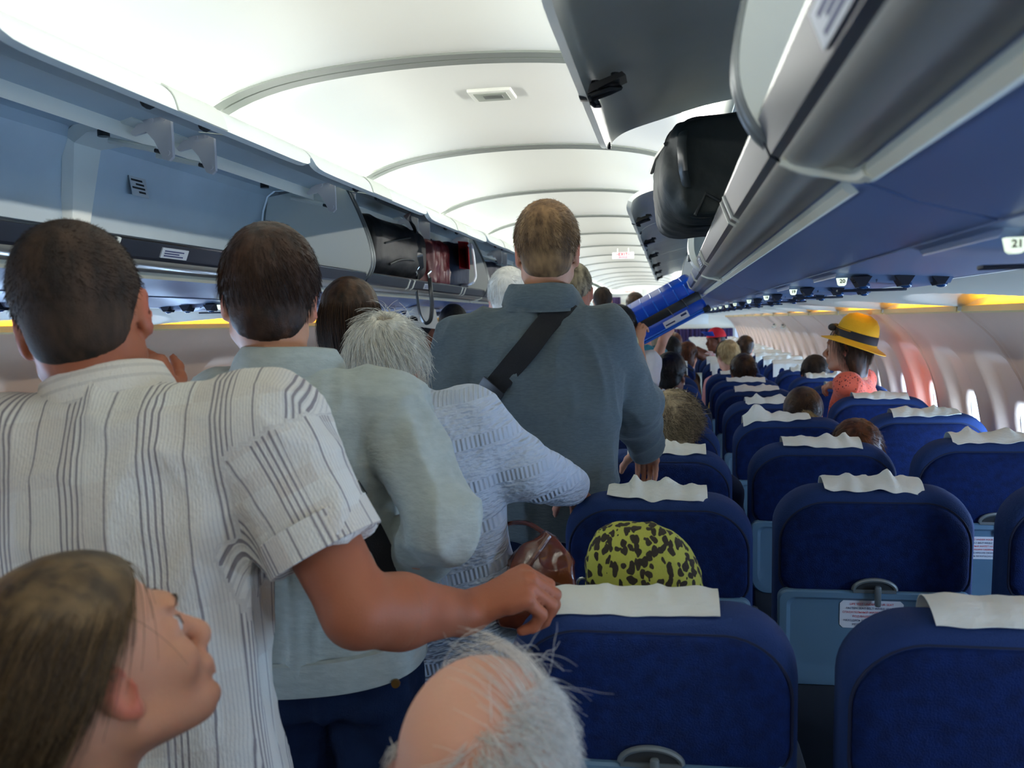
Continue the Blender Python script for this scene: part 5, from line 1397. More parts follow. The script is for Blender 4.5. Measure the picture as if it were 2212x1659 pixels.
def sit(label, col, k, px, py, Y, fwd, skin, shirt, hair, s=1.0, up=(0, 0, 1), hw=0.17, res=0.012, arms=None, **kw):
    """seated passenger: head where the picture shows it, body in the seat below"""
    hd = Head(P(px, py, Y), fwd, up, s); c = Vector(hd.c)
    f = Vector((0, 1, 0)); r = Vector((1, 0, 0))
    x = XS[col] * 0.6 + c.x * 0.4
    sd = SEATS[col, k][0].location
    nk = c + Vector((0, 0.0, -0.165 * s)) - Vector((fwd[0], fwd[1], 0)).normalized() * 0.02
    hip = Vector((x, sd.y + 0.26, 0.60))
    J = dict(neck=nk, shl=nk - r * hw * s + Vector((0, .01, -.07 * s)), shr=nk + r * hw * s + Vector((0, .01, -.07 * s)), hip=hip)
    for q, sg in (('l', -1), ('r', 1)):
        J['el' + q] = J['sh' + q].lerp(hip, 0.55) + r * (0.14 * sg) + f * 0.05; J['wr' + q] = J['el' + q] + f * 0.20 - r * (0.06 * sg)
    for q, v in (arms or {}).items(): J[q] = Vector(v)
    return person(label, hd, J, skin, shirt, DENIM, hair, res=res, ss=1.2, fold=kw.pop('fold', 0.006), seated=True, **kw) + (hd,)
# standing in the aisle
stand('woman with long straight brown hair standing behind the old woman', 757, 700, 2.62, (-0.3, 0.95, -0.05), SKIN, cl('olive', lin(84, 92, 76)), DENIM,
      hairs(H_BROWN, 0.012, 2600, 0.20, 0.0006, 0.006, style='long', front=0.035, extra=long_extra, grav=0.8, seed=51, flow=down_flow, wild=0.05, segs=8, lift=0.02, bump=0.004, ear=False), s=0.98, hw=0.17, fem=1.0)
rb = stand('person in a white bucket hat and glasses with white shirt, beyond the hanging strap', 912, 716, 5.0, (0.35, 0.92, -0.08), SKIND, cl('white', lin(214, 216, 222)), KHAKI, hairs(H_BLACK, 0.004, 0, res=0.009), hw=0.17)
def bucket_hat(root, h, m, name='bucket_hat'):
    b = MB(); prof = [(0.0, 0.128), (0.052, 0.126), (0.076, 0.112), (0.086, 0.060), (0.092, 0.034), (0.125, 0.006), (0.124, 0.003), (0.088, 0.028)]
    def pt(u, v):
        r, z = prof[int(round(v * (len(prof) - 1)))]; a = 2 * math.pi * u
        return h.p((r * 0.98 * math.cos(a), -0.010 + r * 1.14 * math.sin(a), z + 0.010 + 0.003 * math.sin(5 * a) * (v > 0.6))) - np.array(root.location)
    b.grid(pt, 40, len(prof) - 1); return b.build(name, m, root, sharp=70)
bucket_hat(rb[0], rb[4], mat('hat_canvas', lin(206, 206, 200), 0.9, bump=0.2, bscale=90))
m = MB(); h = rb[4]
m.tube([Vector(h.p(v)) - rb[0].location for v in ((0.078, 0.0, 0.004), (0.076, 0.085, 0.006), (0.058, 0.112, 0.004), (0.034, 0.120, 0.004))], 0.0016, 6); m.tube([Vector(h.p((0.036 + 0.022 * math.cos(a), 0.117, 0.0 + 0.018 * math.sin(a)))) - rb[0].location for a in [2 * math.pi * i / 14 for i in range(14)]], 0.0014, 6, closed=True)
m.build('glasses', BLACK, rb[0])
stand('person with dark brown hair partly hidden by the tall man shoulder', 980, 706, 5.6, (-0.2, 0.97, 0), SKIND, cl('brown', lin(90, 66, 50)), DENIM, hairs(H_BLACK, 0.012, 500, res=0.009, seed=52), hw=0.16)
stand('person with thin white hair standing left of the tall man neck', 1100, 648, 3.75, (-0.15, 0.98, 0), SKINP, cl('lilac', lin(190, 180, 186)), KHAKI,
      hairs(H_WHITE, 0.008, 1800, 0.035, 0.0008, 0.008, seed=53, lift=0.15), hw=0.17)
PATT = mat('patterned_blouse', lin(196, 190, 140), 0.9, bump=0.1, bscale=100, var=1.0, vscale=60, col2=lin(70, 74, 44))
stand('balding man with fair fringe standing right of the tall man neck', 1238, 632, 4.0, (-0.12, 0.99, 0), SKINT, PATT, DENIM,
      hairs(H_GREY, 0.005, 900, 0.016, 0.0008, 0.008, line=-0.030, seed=54, lift=0.2), hw=0.20, armr=1.0)
stand('man with shaved dark hair standing in the far aisle', 1302, 653, 7.4, (-0.08, 1, 0), SKIN, cl('stone', lin(170, 168, 160)), DENIM, hairs(H_CROP, 0.005, 300, 0.01, 0.001, 0.011), s=0.94, res=0.014)
stand('person with brown hair standing in the far aisle beyond the suitcase', 1372, 662, 8.8, (-0.05, 1, 0), SKIN, cl('sand', lin(150, 140, 120)), DENIM, hairs(H_BROWN, 0.010, 300, 0.03, 0.001, 0.012, seed=56), s=0.98, res=0.015)
# man lifting the suitcase
Ys = 5.2
lift = stand('dark haired man in white shirt lifting the blue suitcase into the bin', 1340, 712, Ys, (0.25, 0.95, 0.12), SKIN, cl('white', lin(214, 216, 222)), DENIM,
      hairs(H_BLACK, 0.013, 1200, 0.04, 0.0009, 0.008, seed=57, grav=0.4), hw=0.215, res=0.010, sleeve=0.75,
      arms=dict(shr=P(1400, 785, 5.2), elr=P(1396, 850, 5.1), wrr=P(1378, 748, 5.16), ell=P(1300, 740, 5.5), wrl=P(1345, 690, 5.62)), seed=6,
      hands=[(P(1378, 748, 5.16), Vector((0.05, 0.15, 1)), Vector((-0.35, -0.9, 0.1)), 1, 1.0, dict(curl=(45, 55, 30)))])
helper = stand('man in teal striped shirt reaching up to support the blue suitcase', 1392, 700, 6.5, (0.25, 0.95, 0), SKIN, mat('cloth_teal', lin(60, 150, 160), 0.9, var=0.8, vscale=30, stretch=(30, 1, 0.2), col2=lin(20, 70, 110)), DENIM,
      hairs(H_CROP, 0.008, 400, 0.02, 0.001, 0.010, seed=58), hw=0.17, res=0.012, sleeve=0.8,
      arms=dict(elr=P(1412, 792, 6.3), wrr=P(1432, 735, 6.2), shr=P(1420, 770, 6.55)),
      hands=[(P(1432, 735, 6.2), Vector((0.5, 0.0, 0.85)), Vector((0.5, -0.7, -0.3)), 1, 1.0, dict(curl=(15, 20, 15)))])
# seated ahead
sit('seated man with wavy grey blond hair in the third aisle seat', 'D', 2, 1455, 925, 3.38, (-0.05, 1, 0), SKIN, cl('navyknit', lin(40, 50, 74)),
    hairs(H_GREY, 0.012, 4200, 0.050, 0.0010, 0.006, seed=61, lift=0.35, wild=0.35, segs=6, flow=lambda p: np.stack([p[:, 0] * 4 + 0.5, np.full(len(p), 0.2), -0.4 + 0 * p[:, 0]], 1), bump=0.006), s=1.0)
t_ = sit('girl with chestnut hair in a ponytail, seated in the fourth middle seat', 'E', 3, 1735, 900, 4.25, (0.12, 1, 0.05), SKINP, cl('rose', lin(180, 90, 80)),
    hairs(H_BROWN, 0.010, 2600, 0.06, 0.0006, 0.006, seed=62, lift=0.03, flow=lambda p: np.array((0.01, -0.12, 0.035)) - p, wild=0.03, line=0.020, extra=lambda h: (h.el((0.008, -0.115, 0.035), (0.016, 0.020, 0.016), k=0.012),), bump=0.003), s=0.98)
h = t_[4]; V, Qd, A = strands(h, lambda rng, n: np.array((0.010, -0.128, 0.036)) + rng.normal(0, 0.007, (n, 3)), 700, 0.11, 0.0011, lambda p: np.stack([np.full(len(p), 0.75), np.full(len(p), -0.3), np.full(len(p), -0.6)], 1), 63, 6, 1.05, 0.1, 0.4, 0.12)
ob('ponytail', np_mesh('ponytail', V - np.array(t_[0].location), Qd, {'rnd': A}), H_BLOND, t_[0])
m = MB(); m.tube([Vector(h.p((0.012 + 0.014 * math.cos(a), -0.124 + 0.004 * math.sin(a), 0.036 + 0.014 * math.sin(a)))) - t_[0].location for a in [2 * math.pi * i / 14 for i in range(14)]], 0.004, 6, closed=True); m.build('hair_tie', BLACK, t_[0])
sit('passenger with dark auburn hair just showing over the third middle seat', 'E', 2, 1850, 985, 3.45, (0.1, 1, -0.05), SKIN, cl('plum', lin(90, 60, 84)),
    hairs(H_AUBURN, 0.014, 1800, 0.06, 0.0008, 0.007, seed=64, lift=0.12, grav=0.4, bump=0.006), s=0.95)
sit('boy with short brown hair in the seventh middle seat', 'E', 6, 1606, 806, 6.72, (0.0, 1, 0), SKIN, cl('mustard', lin(150, 120, 60)), hairs(H_BROWN, 0.012, 900, 0.04, 0.0011, 0.009, seed=65), s=1.0)
sit('passenger with brown hair over the seventh window seat', 'F', 6, 1760, 812, 6.65, (0.0, 1, 0), SKIN, cl('grey', lin(110, 114, 120)), hairs(H_CROP, 0.012, 900, 0.03, 0.0011, 0.009, seed=66), s=1.05)
bk = sit('passenger with black hair and dark cap peak in the sixth aisle seat', 'D', 5, 1450, 812, 5.80, (0.35, 0.93, 0), SKIND, cl('black', lin(34, 36, 44)), hairs(H_BLACK, 0.014, 900, 0.02, 0.0011, 0.009, seed=67, bump=0.004), s=1.05)
m = MB(); h = bk[4]
def capv(u, v): a = (u - 0.5) * 2.2; r = 0.085 + 0.065 * v * math.cos(a * 0.8); return h.p((r * math.sin(a), r * math.cos(a) * 1.1, 0.055 - 0.012 * v - 0.02 * (a / 1.1) ** 2 * v)) - np.array(bk[0].location)
m.grid(capv, 14, 4); m.build('cap_peak', cl('black', lin(34, 36, 44)), bk[0], solid=0.003)
sit('child with auburn hair and white collar leaning out of a far aisle seat', 'D', 8, 1486, 770, 8.5, (0.5, 0.85, -0.1), SKIN, cl('pale', lin(180, 184, 170)), hairs(H_AUBURN, 0.014, 900, 0.06, 0.0012, 0.010, seed=68, lift=0.1, style='long', front=0.03, extra=bob_extra, flow=down_flow, wild=0.1), s=0.95, hw=0.13)
bl = sit('blond child with sunglasses pushed back on the head, seated far ahead', 'E', 7, 1572, 770, 7.55, (-0.4, 0.9, 0), SKINP, cl('pink', lin(200, 140, 140)), hairs(H_BLOND, 0.011, 1200, 0.05, 0.0011, 0.009, seed=69, lift=0.05, line=0.02), s=0.95, hw=0.13)
m = MB(); h = bl[4]; m.tube([Vector(h.p((0.092 * math.sin(a), -0.01 + 0.04, 0.036 + 0.100 * math.cos(a)))) - bl[0].location for a in [math.pi * (i / 12 - 0.5) * 1.25 for i in range(13)]], 0.004, 6); m.build('sunglasses', BLACK, bl[0])
pg = sit('child with brown pigtails seated far ahead by the window side', 'F', 10, 1610, 752, 10.0, (0, 1, 0), SKIN, cl('pale', lin(180, 184, 170)), hairs(H_BROWN, 0.011, 700, 0.03, 0.0014, 0.011, seed=70, line=0.02, extra=lambda h: (h.el((-0.075, -0.06, 0.06), (0.03, 0.03, 0.03), k=0.01), h.el((0.05, -0.08, 0.07), (0.03, 0.03, 0.03), k=0.01))), s=0.98, hw=0.13)
sit('passenger with greyish hair in a far aisle seat left of a black head', 'D', 9, 1432, 752, 9.2, (0, 1, 0), SKIN, cl('sand', lin(150, 140, 120)), hairs(H_GREY, 0.012, 500, 0.03, 0.0014, 0.011, seed=71), s=1.0)
sit('passenger with jet black hair low in a far aisle seat', 'D', 7, 1449, 762, 8.0, (0, 1, 0), SKIND, cl('brown', lin(90, 66, 50)), hairs(H_BLACK, 0.014, 500, 0.03, 0.0014, 0.011, seed=72), s=1.0)
sit('passenger with orange brown hair farthest along the aisle seats', 'D', 11, 1457, 744, 10.9, (0, 1, 0), SKIN, cl('grey', lin(110, 114, 120)), hairs(H_AUBURN, 0.012, 400, 0.03, 0.0016, 0.012, seed=73), s=1.0)
# boy in a red cap, standing in the middle column, looking left
FLOWER = mat('flowered_shirt', lin(206, 200, 200), 0.9, var=1.0, vscale=34, col2=lin(170, 60, 70))
rb = stand('boy in red cap with blue peak and flowered shirt standing among far seats', 1546, 735, 9.5, (-0.88, -0.40, -0.05), SKIND, FLOWER, DENIM, hairs(H_BLACK, 0.004, 0, res=0.008), s=0.92, hw=0.14, res=0.008, child=1.0, sleeve=0.8, armr=0.8,
    arms=dict(ell=P(1520, 772, 9.2), wrl=P(1498, 760, 9.1), elr=P(1528, 768, 9.75), wrr=P(1506, 752, 9.75)), w=0.85)
h = rb[4]; RED = mat('red_cap', lin(196, 16, 34), 0.8); BLUE = mat('blue_peak', lin(24, 70, 170), 0.7)
m = MB()
m.grid(lambda u, v: h.p((0.090 * math.sin(math.pi * (0.5 - v * 0.5)) * math.cos(2 * math.pi * u) * 1.0, -0.010 + 0.110 * math.sin(math.pi * (0.5 - v * 0.5)) * math.sin(2 * math.pi * u), 0.035 + 0.108 * math.sin(math.pi * v * 0.5))) - np.array(rb[0].location), 28, 10)
m.build('cap_crown', RED, rb[0])
m = MB(); m.grid(lambda u, v: h.p(((0.085 + 0.06 * v * math.cos((u - .5) * 2.2)) * math.sin((u - 0.5) * 2.0), 0.085 * math.cos((u - .5) * 2.0) + 0.07 * v * math.cos((u - .5) * 2.2), 0.048 + 0.055 * v)) - np.array(rb[0].location), 14, 5); m.build('cap_peak', BLUE, rb[0], solid=0.003)
m = MB(); m.grid(lambda u, v: h.p((0.05 * (u - .5) * 2, -0.112 - 0.004 * v, 0.036 - 0.03 * v)) - np.array(rb[0].location), 6, 3); m.build('cap_strap', BLUE, rb[0], solid=0.003)
# woman in the yellow hat
CORAL = mat('coral_crochet', lin(222, 104, 70), 0.95, bump=0.3, bscale=120, sheen=0.2)
nt = CORAL.node_tree; n = nt.nodes; vo = n.new('ShaderNodeTexVoronoi'); vo.inputs['Scale'].default_value = 75; tc = n.new('ShaderNodeTexCoord'); nt.links.new(tc.outputs['Object'], vo.inputs['Vector'])
nz = n.new('ShaderNodeTexNoise'); nz.inputs['Scale'].default_value = 13; nt.links.new(tc.outputs['Object'], nz.inputs['Vector'])
c1 = n.new('ShaderNodeMath'); c1.operation = 'LESS_THAN'; c1.inputs[1].default_value = 0.26; nt.links.new(vo.outputs['Distance'], c1.inputs[0])
c2 = n.new('ShaderNodeMath'); c2.operation = 'GREATER_THAN'; c2.inputs[1].default_value = 0.47; nt.links.new(nz.outputs['Fac'], c2.inputs[0])
c3 = n.new('ShaderNodeMath'); c3.operation = 'MULTIPLY'; nt.links.new(c1.outputs[0], c3.inputs[0]); nt.links.new(c2.outputs[0], c3.inputs[1])
mx = n.new('ShaderNodeMix'); mx.data_type = 'RGBA'; mx.inputs[6].default_value = (*lin(228, 104, 78), 1); mx.inputs[7].default_value = (*lin(96, 34, 40), 1); nt.links.new(c3.outputs[0], mx.inputs[0]); nt.links.new(mx.outputs[2], n['Principled BSDF'].inputs['Base Color'])
yh = stand('woman in yellow straw hat with black band and coral crochet cardigan, half standing', 1832, 752, 4.95, (-0.90, 0.36, 0.02), SKIN, CORAL, DENIM,
    hairs(H_BROWN, 0.008, 1800, 0.15, 0.0007, 0.007, style='long', front=0.02, extra=lambda h: bob_extra(h) + (h.el((0, -0.052, -0.115), (0.066, 0.045, 0.075), k=0.03),), grav=0.8, seed=75, flow=down_flow, wild=0.06, segs=8, lift=0.02, ear=False), s=1.0, hw=0.17, fem=1.0, res=0.007, armr=0.95, shrug=0.045,
    arms=dict(elr=P(1858, 880, 5.0), wrr=P(1838, 838, 5.25), ell=P(1842, 868, 4.88), wrl=P(1822, 842, 4.98)), w=0.88,
    hands=[(P(1824, 842, 4.98), Vector((-0.85, 0.25, 0.35)), Vector((0.1, -0.3, 0.95)), -1, 0.85, dict(curl=(55, 60, 30)))])
h = yh[4]; yl = np.array(yh[0].location)
hb = h; h = Head(hb.p((0, -0.010, 0.012)), hb.d((0, 0.95, 0.30)), hb.d((0, -0.30, 0.95)), 0.98)
STRAW = mat('yellow_straw', lin(246, 190, 24), 0.7, bump=0.3, bscale=160, sheen=0.1)
def hat(u, v, prof):
    r, z = prof[int(round(v * (len(prof) - 1)))]; a = 2 * math.pi * u
    return h.p((r * 0.96 * math.cos(a), -0.014 + r * 1.12 * math.sin(a), 0.028 + z + 0.006 * math.cos(2 * a) * (r > 0.10)- 0.14 * r * 0)) - yl
prof = [(0.0, 0.148), (0.035, 0.146), (0.064, 0.132), (0.083, 0.104), (0.092, 0.07), (0.096, 0.03), (0.098, 0.012), (0.104, 0.004), (0.125, -0.006), (0.150, -0.016), (0.150, -0.019), (0.12, -0.011), (0.096, 0.0)]
hatroot = empty('straw_hat', tuple(h.p((0, -0.014, 0.03))), 'yellow straw hat with a wide black band on the woman by the window', 'hat')
hl = np.array(hatroot.location)
def hat2(prof): return lambda u, v: hat(u, v, prof) + yl - hl
m = MB(); m.grid(hat2(prof), 48, len(prof) - 1); m.build('hat_body', STRAW, hatroot, sharp=60)
bp_ = [(0.0985, 0.010), (0.0995, 0.012), (0.0965, 0.050), (0.0945, 0.054)]
m = MB(); m.grid(hat2(bp_), 48, 3); m.build('hat_band', mat('black_ribbon', lin(26, 26, 30), 0.7), hatroot)
m = MB(); m.tube([Vector(h.p((0.1 * math.cos(a) * 0.96, -0.014 + 0.1 * 1.13 * math.sin(a), 0.078))) - hatroot.location for a in [math.pi * (0.45 + 0.5 * i / 10) for i in range(11)]], 0.003, 6); m.build('glasses_temple', mat('gold_rim', lin(220, 170, 50), 0.3, metal=0.8), hatroot)
m = MB()
for q in (-1, 1): m.ell(np.array(h.p((q * 0.03, 0.108, 0.068))) - hl, (0.024, 0.010, 0.019))
m.build('sunglasses', BLACK, hatroot)
for q in (-1, 1):
    m = MB(); m.ell(hb.p((q * 0.032, 0.0775, 0.004)) - yl, (0.0118,) * 3); m.build('eye', EYEM, yh[0])
# ------------------------------------------------------------------ luggage and loose things
def sdf_obj(name, prims, res, m, parent, fold=0.0, ff=14, seed=1, smooth=1, axis=(1, 1, 1)):
    V, Qd = sdf_arrays(prims, res, smooth)
    if fold: V = V + vnormals(V, Qd) * folds(V, fold, ff, seed, axis)[:, None]
    return ob(name, np_mesh(name, V - np.array(parent.location), Qd), m, parent)
def rot4(loc, rx=0, ry=0, rz=0): return Matrix.Translation(loc) @ Matrix.Rotation(rz, 4, 'Z') @ Matrix.Rotation(ry, 4, 'Y') @ Matrix.Rotation(rx, 4, 'X')
def prism_box(M, hx, hy, hz, n=5.0, k=0.01, op='add', taper=1.0):
    return lof(M, [(-hz, hx * 0.90 * taper, hy * 0.90), (-hz * 0.86, hx * 0.98 * taper, hy * 0.98), (0, hx, hy), (hz * 0.86, hx * 0.98, hy * 0.98), (hz, hx * 0.90, hy * 0.90)], n, k, op)
BAGB = mat('black_nylon', lin(30, 38, 39), 0.6, spec=0.35, bump=0.25, bscale=30, var=0.2, vscale=8)
PIPE = mat('black_piping', lin(34, 40, 42), 0.35, spec=0.5)
LEATH = mat('black_leather', lin(9, 12, 14), 0.55, spec=0.3, bump=0.2, bscale=26, detail=5)
REDL = mat('dark_red_leather', lin(78, 22, 28), 0.4, spec=0.4, bump=0.4, bscale=22, detail=4)
# black suitcase in the right bin
c = Vector((0.705, 2.36, 1.885))
r = empty('suitcase', (c.x, c.y, 1.765), 'black soft suitcase lying in the open right bin, sticking out over the rail', 'suitcase')
M = rot4(c, 0, math.radians(-3), math.radians(6))
sdf_obj('case_body', [prism_box(M @ Matrix.Rotation(math.radians(90), 4, 'X'), 0.178, 0.118, 0.26, 5.5), el(tuple(M @ Vector((-0.155, -0.05, -0.01))), (0.04, 0.20, 0.08), k=0.03)], 0.008, BAGB, r, 0.006, 9, 3)
def loop_on(M, hx, hy, y, rr_=0.05, n=8):
    out = []
    for (cx_, cz, a0) in ((hx - rr_, hy - rr_, 0), (-hx + rr_, hy - rr_, 90), (-hx + rr_, -hy + rr_, 180), (hx - rr_, -hy + rr_, 270)):
        for i in range(n + 1):
            a = math.radians(a0 + 90 * i / n); out.append(M @ Vector((cx_ + rr_ * math.cos(a), y, cz + rr_ * math.sin(a))))
    return out
for y, q in ((-0.235, 0.925), (-0.13, 0.985)):
    m = MB(); m.tube([p - r.location for p in loop_on(M, 0.178 * q, 0.118 * q, y, 0.05)], 0.0038, 6, closed=True); m.build('piping', PIPE, r)
m = MB(); m.tube([p - r.location for p in [M @ Vector(v) for v in ((-0.181, -0.20, 0.065), (-0.184, 0.0, 0.07), (-0.18, 0.2, 0.065))]], 0.006, 6); m.build('zipper', PIPE, r)
m = MB(); m.tube([M @ Vector(v) - r.location for v in ((-0.150, -0.262, 0.075), (-0.158, -0.285, 0.045), (-0.158, -0.288, -0.01), (-0.150, -0.264, -0.04))], 0.013, 8, flat=0.4); m.build('side_handle', PIPE, r)
m = MB(); m.ell(M @ Vector((0.12, -0.272, -0.02)) - r.location, (0.006, 0.006, 0.008)); m.build('zip_puller', STEEL, r)
m = MB(); m.tube([M @ Vector(v) - r.location for v in ((0.06, -0.262, -0.11), (-0.05, -0.268, -0.10), (-0.11, -0.266, -0.06), (-0.135, -0.264, -0.105))], 0.004, 6); m.build('pocket_seam', PIPE, r)
# blue hard case being lifted
pc = P(1434, 668, 5.62); A_ = P(1360, 724, 5.62); B_ = P(1500, 648, 5.62)
xd = (B_ - A_).normalized(); zd = Vector((0, -0.12, 1)); zd = zd - xd * zd.dot(xd); M = to_frame(pc, xd, zd)
r = empty('suitcase', tuple(pc), 'bright blue hard suitcase with black belt and white tag being lifted into the bin', 'suitcase')
BLU = mat('blue_shell', lin(12, 74, 190), 0.28, spec=0.55); BLUD = mat('blue_rib', lin(40, 110, 215), 0.3)
L = r.location; Mi = M.copy(); Mi.translation = M.translation - L
hx, hyy, hz = 0.225, 0.17, 0.108
m = MB(); m.rbox((0, 0, 0.062), (hx, hyy, 0.050), 0.028, 4, Mi); m.build('case_shell', BLU, r, sharp=50)
m = MB(); m.rbox((0, 0, -0.066), (hx, hyy, 0.046), 0.028, 4, Mi); m.build('case_shell', BLU, r, sharp=50)
m = MB(); m.rbox((0, 0, -0.004), (hx - 0.006, hyy - 0.006, 0.030), 0.008, 2, Mi); m.build('zip_gusset', BLACK, r)
for i in range(6):
    x = -0.165 + 0.066 * i
    m = MB(); m.tube([Mi @ Vector(v) for v in ((x, -hyy - 0.001, 0.026), (x, -hyy - 0.001, 0.086), (x, -hyy + 0.022, 0.112), (x, 0.1, 0.113))], 0.0045, 6); m.build('shell_rib', BLUD, r)
for z in (-0.100, -0.088):
    m = MB(); m.tube([Mi @ Vector(v) for v in ((-hx + .03, -hyy - 0.000, z), (hx - .03, -hyy, z))], 0.005, 6); m.build('shell_rib', BLUD, r)
m = MB(); m.rbox((0.035, -hyy - 0.002, -0.066), (0.078, 0.002, 0.020), 0.001, 1, Mi); tg = m.build('luggage_tag', LABELW, r)
for x, z, w_, h_ in ((-0.005, -0.070, 0.030, 0.004), (0.085, -0.060, 0.018, 0.006)):
    m = MB(); m.box((x, -hyy - 0.0042, z), (w_, 0.0004, h_), Mi); m.build('print_line', NAVYTX, tg)
for x in (0.02, 0.115):
    m = MB(); m.tube([Mi @ Vector(v) for v in ((x, -hyy - 0.004, 0.022), (x + 0.006, -hyy - 0.006, -0.012), (x + 0.012, -hyy - 0.004, -0.040))], 0.0025, 6); m.build('zip_pull', STEEL, r)
for sx in (-1, 1):
    m = MB(); m.rbox((sx * (hx - 0.01), -hyy + 0.02, -0.098), (0.022, 0.03, 0.016), 0.008, 2, Mi); m.build('corner_wheel', BLACK, r)
# black leather bag in the left bin
c = Vector((-0.86, 4.22, 1.895))
r = empty('leather_bag', (c.x, c.y, 1.75), 'large black leather bag in the open left bin with its strap hanging down', 'bag')
M = rot4(c, 0, 0, math.radians(2))
sdf_obj('bag_body', [prism_box(M @ Matrix.Rotation(math.radians(90), 4, 'X'), 0.19, 0.135, 0.46, 4.0), el((-0.74, 4.30, 1.88), (0.085, 0.30, 0.115), k=0.04)], 0.010, LEATH, r, 0.012, 6, 5, 1, (1, 0.7, 1))
bvb = bvh_of(bpy.data.objects[r.children[0].name])
pts = drape(bvb, [(880, 462), (895, 500), (903, 545), (907, 582)], 4.0); ribbon('bag_belt', pts, 0.040, mat('strap_leather', lin(40, 44, 46), 0.3, spec=0.6), r, shift=tuple(r.location))
pts = drape(bvb, [(830, 525), (850, 520), (870, 516), (885, 514)], 4.0); m = MB(); m.tube([p - r.location for p, _ in pts], 0.004, 6); m.build('bag_seam', PIPE, r)
pocket = drape(bvb, [(840, 570), (860, 562), (880, 560), (892, 562)], 4.0); m = MB(); m.tube([p - r.location for p in spline([p for p, _ in pocket], 4)], 0.006, 6); m.build('pocket_edge', PIPE, r)
yy = 4.38
loop = [P(902, 592, yy), P(900, 618, yy), P(902, 648, yy), P(908, 680, yy), P(919, 698, yy), P(930, 690, yy), P(933, 660, yy), P(930, 625, yy), P(928, 600, yy + 0.05)]
loop = [Vector((p.x, p.y, p.z)) for p in loop]
m = MB(); m.tube([p - r.location for p in spline(loop, 6)], 0.011, 8, flat=0.45); m.build('hanging_strap', mat('strap_leather', lin(40, 44, 46), 0.3), r)
for q in (0, -1):
    p = loop[q] - r.location; m = MB(); m.tube([p + Vector((0.006, 0, 0.035)), p + Vector((-0.006, -0.01, 0.015)), p + Vector((0, 0, -0.012))], 0.006, 8); m.build('strap_clip', STEEL, r)
# dark red bag and navy backpack in the left bin
c = Vector((-0.82, 4.92, 1.865))
r = empty('leather_bag', (c.x, c.y, 1.75), 'crumpled dark red leather bag between the black bag and the navy backpack', 'bag')
sdf_obj('bag_body', [prism_box(rot4(c, 0, 0, 0), 0.15, 0.20, 0.115, 3.5)], 0.009, REDL, r, 0.035, 9, 8, 1, (1, 1.6, 0.5))
c = Vector((-0.80, 5.42, 1.885))
r = empty('backpack', (c.x, c.y, 1.755), 'navy backpack with red panel and pale piping at the end of the left bin', 'backpack')
NVB = mat('navy_nylon', lin(15, 32, 56), 0.8, bump=0.1, bscale=200); REDP = mat('red_nylon', lin(196, 24, 34), 0.6)
sdf_obj('pack_body', [prism_box(rot4(c, 0, 0, 0), 0.135, 0.265, 0.128, 4.0)], 0.009, NVB, r, 0.006, 9, 8)
bvb = bvh_of(r.children[0])
m = MB()
pan_ = [[drape(bvb, [(989 + 22 * u + 3 * v, 522 + 58 * v + 2 * u)], 5.0, 0.004)[0][0] - r.location for u in (0, .33, .66, 1)] for v in (0, .25, .5, .75, 1)]
m.grid(lambda u, v: pan_[int(round(v * 4))][int(round(u * 3))], 3, 4); m.build('red_panel', REDP, r, solid=0.003)
pts = drape(bvb, [(1011, 532), (1017, 528), (1022, 545), (1026, 580), (1027, 600), (1018, 613), (996, 614)], 5.0); m = MB(); m.tube([p - r.location for p in spline([p for p, _ in pts], 5)], 0.007, 6); m.build('pale_piping', LABELW, r)
# dark bag in the next left bin
c = Vector((-0.83, 6.62, 1.855))
r = empty('duffel_bag', (c.x, c.y, 1.75), 'dark navy duffel bag in the left bin behind the tall man', 'bag')
sdf_obj('bag_body', [prism_box(rot4(c, 0, 0, 0), 0.17, 0.36, 0.105, 3.0)], 0.012, mat('dark_nylon', lin(24, 28, 44), 0.6), r, 0.02, 7, 4)
m = MB(); m.tube([Vector((-0.66, 6.4, 1.84)) - r.location, Vector((-0.655, 6.6, 1.90)) - r.location, Vector((-0.66, 6.85, 1.85)) - r.location], 0.01, 6); m.build('carry_handle', BLACK, r)
# brown leather handbag hanging beside the second aisle seat
c = P(1172, 1228, 2.02)
r = empty('handbag', tuple(c + Vector((0, 0, -0.12))), 'shiny brown leather handbag hanging by the old woman beside the aisle seat', 'handbag')
BRL = mat('brown_patent_leather', lin(98, 44, 22), 0.25, spec=0.6, bump=0.3, bscale=30, coat=0.4)
M = to_frame(c, Vector((0.92, 0.25, -0.30)), Vector((0.22, 0.1, 0.97)))
sdf_obj('bag_body', [lof(M, [(-0.13, 0.085, 0.060), (-0.10, 0.09, 0.064), (0.0, 0.075, 0.050), (0.045, 0.055, 0.030), (0.080, 0.014, 0.008)], 3.5, 0.01)], 0.005, BRL, r, 0.008, 16, 3)
bvb = bvh_of(r.children[0])
Mi = M.copy(); Mi.translation -= r.location
m = MB(); m.tube([Mi @ Vector(v) for v in ((-0.085, -0.045, -0.02), (-0.03, -0.060, -0.012), (0.03, -0.062, -0.016), (0.085, -0.048, -0.03))], 0.005, 6); m.build('zipper', mat('zip_brass', lin(90, 60, 40), 0.4, metal=0.6), r)
m = MB(); m.tube([Mi @ Vector((0.0 - 0.02, -0.066, -0.014)), Mi @ Vector((-0.018, -0.068, -0.042))], 0.004, 8); m.build('zip_pull', STEEL, r)
m = MB(); m.tube([Mi @ Vector(v) for v in ((-0.075, -0.052, -0.10), (-0.055, -0.060, -0.02), (-0.030, -0.045, 0.035), (-0.005, -0.02, 0.078))], 0.006, 6); m.build('edge_seam', BRL, r)
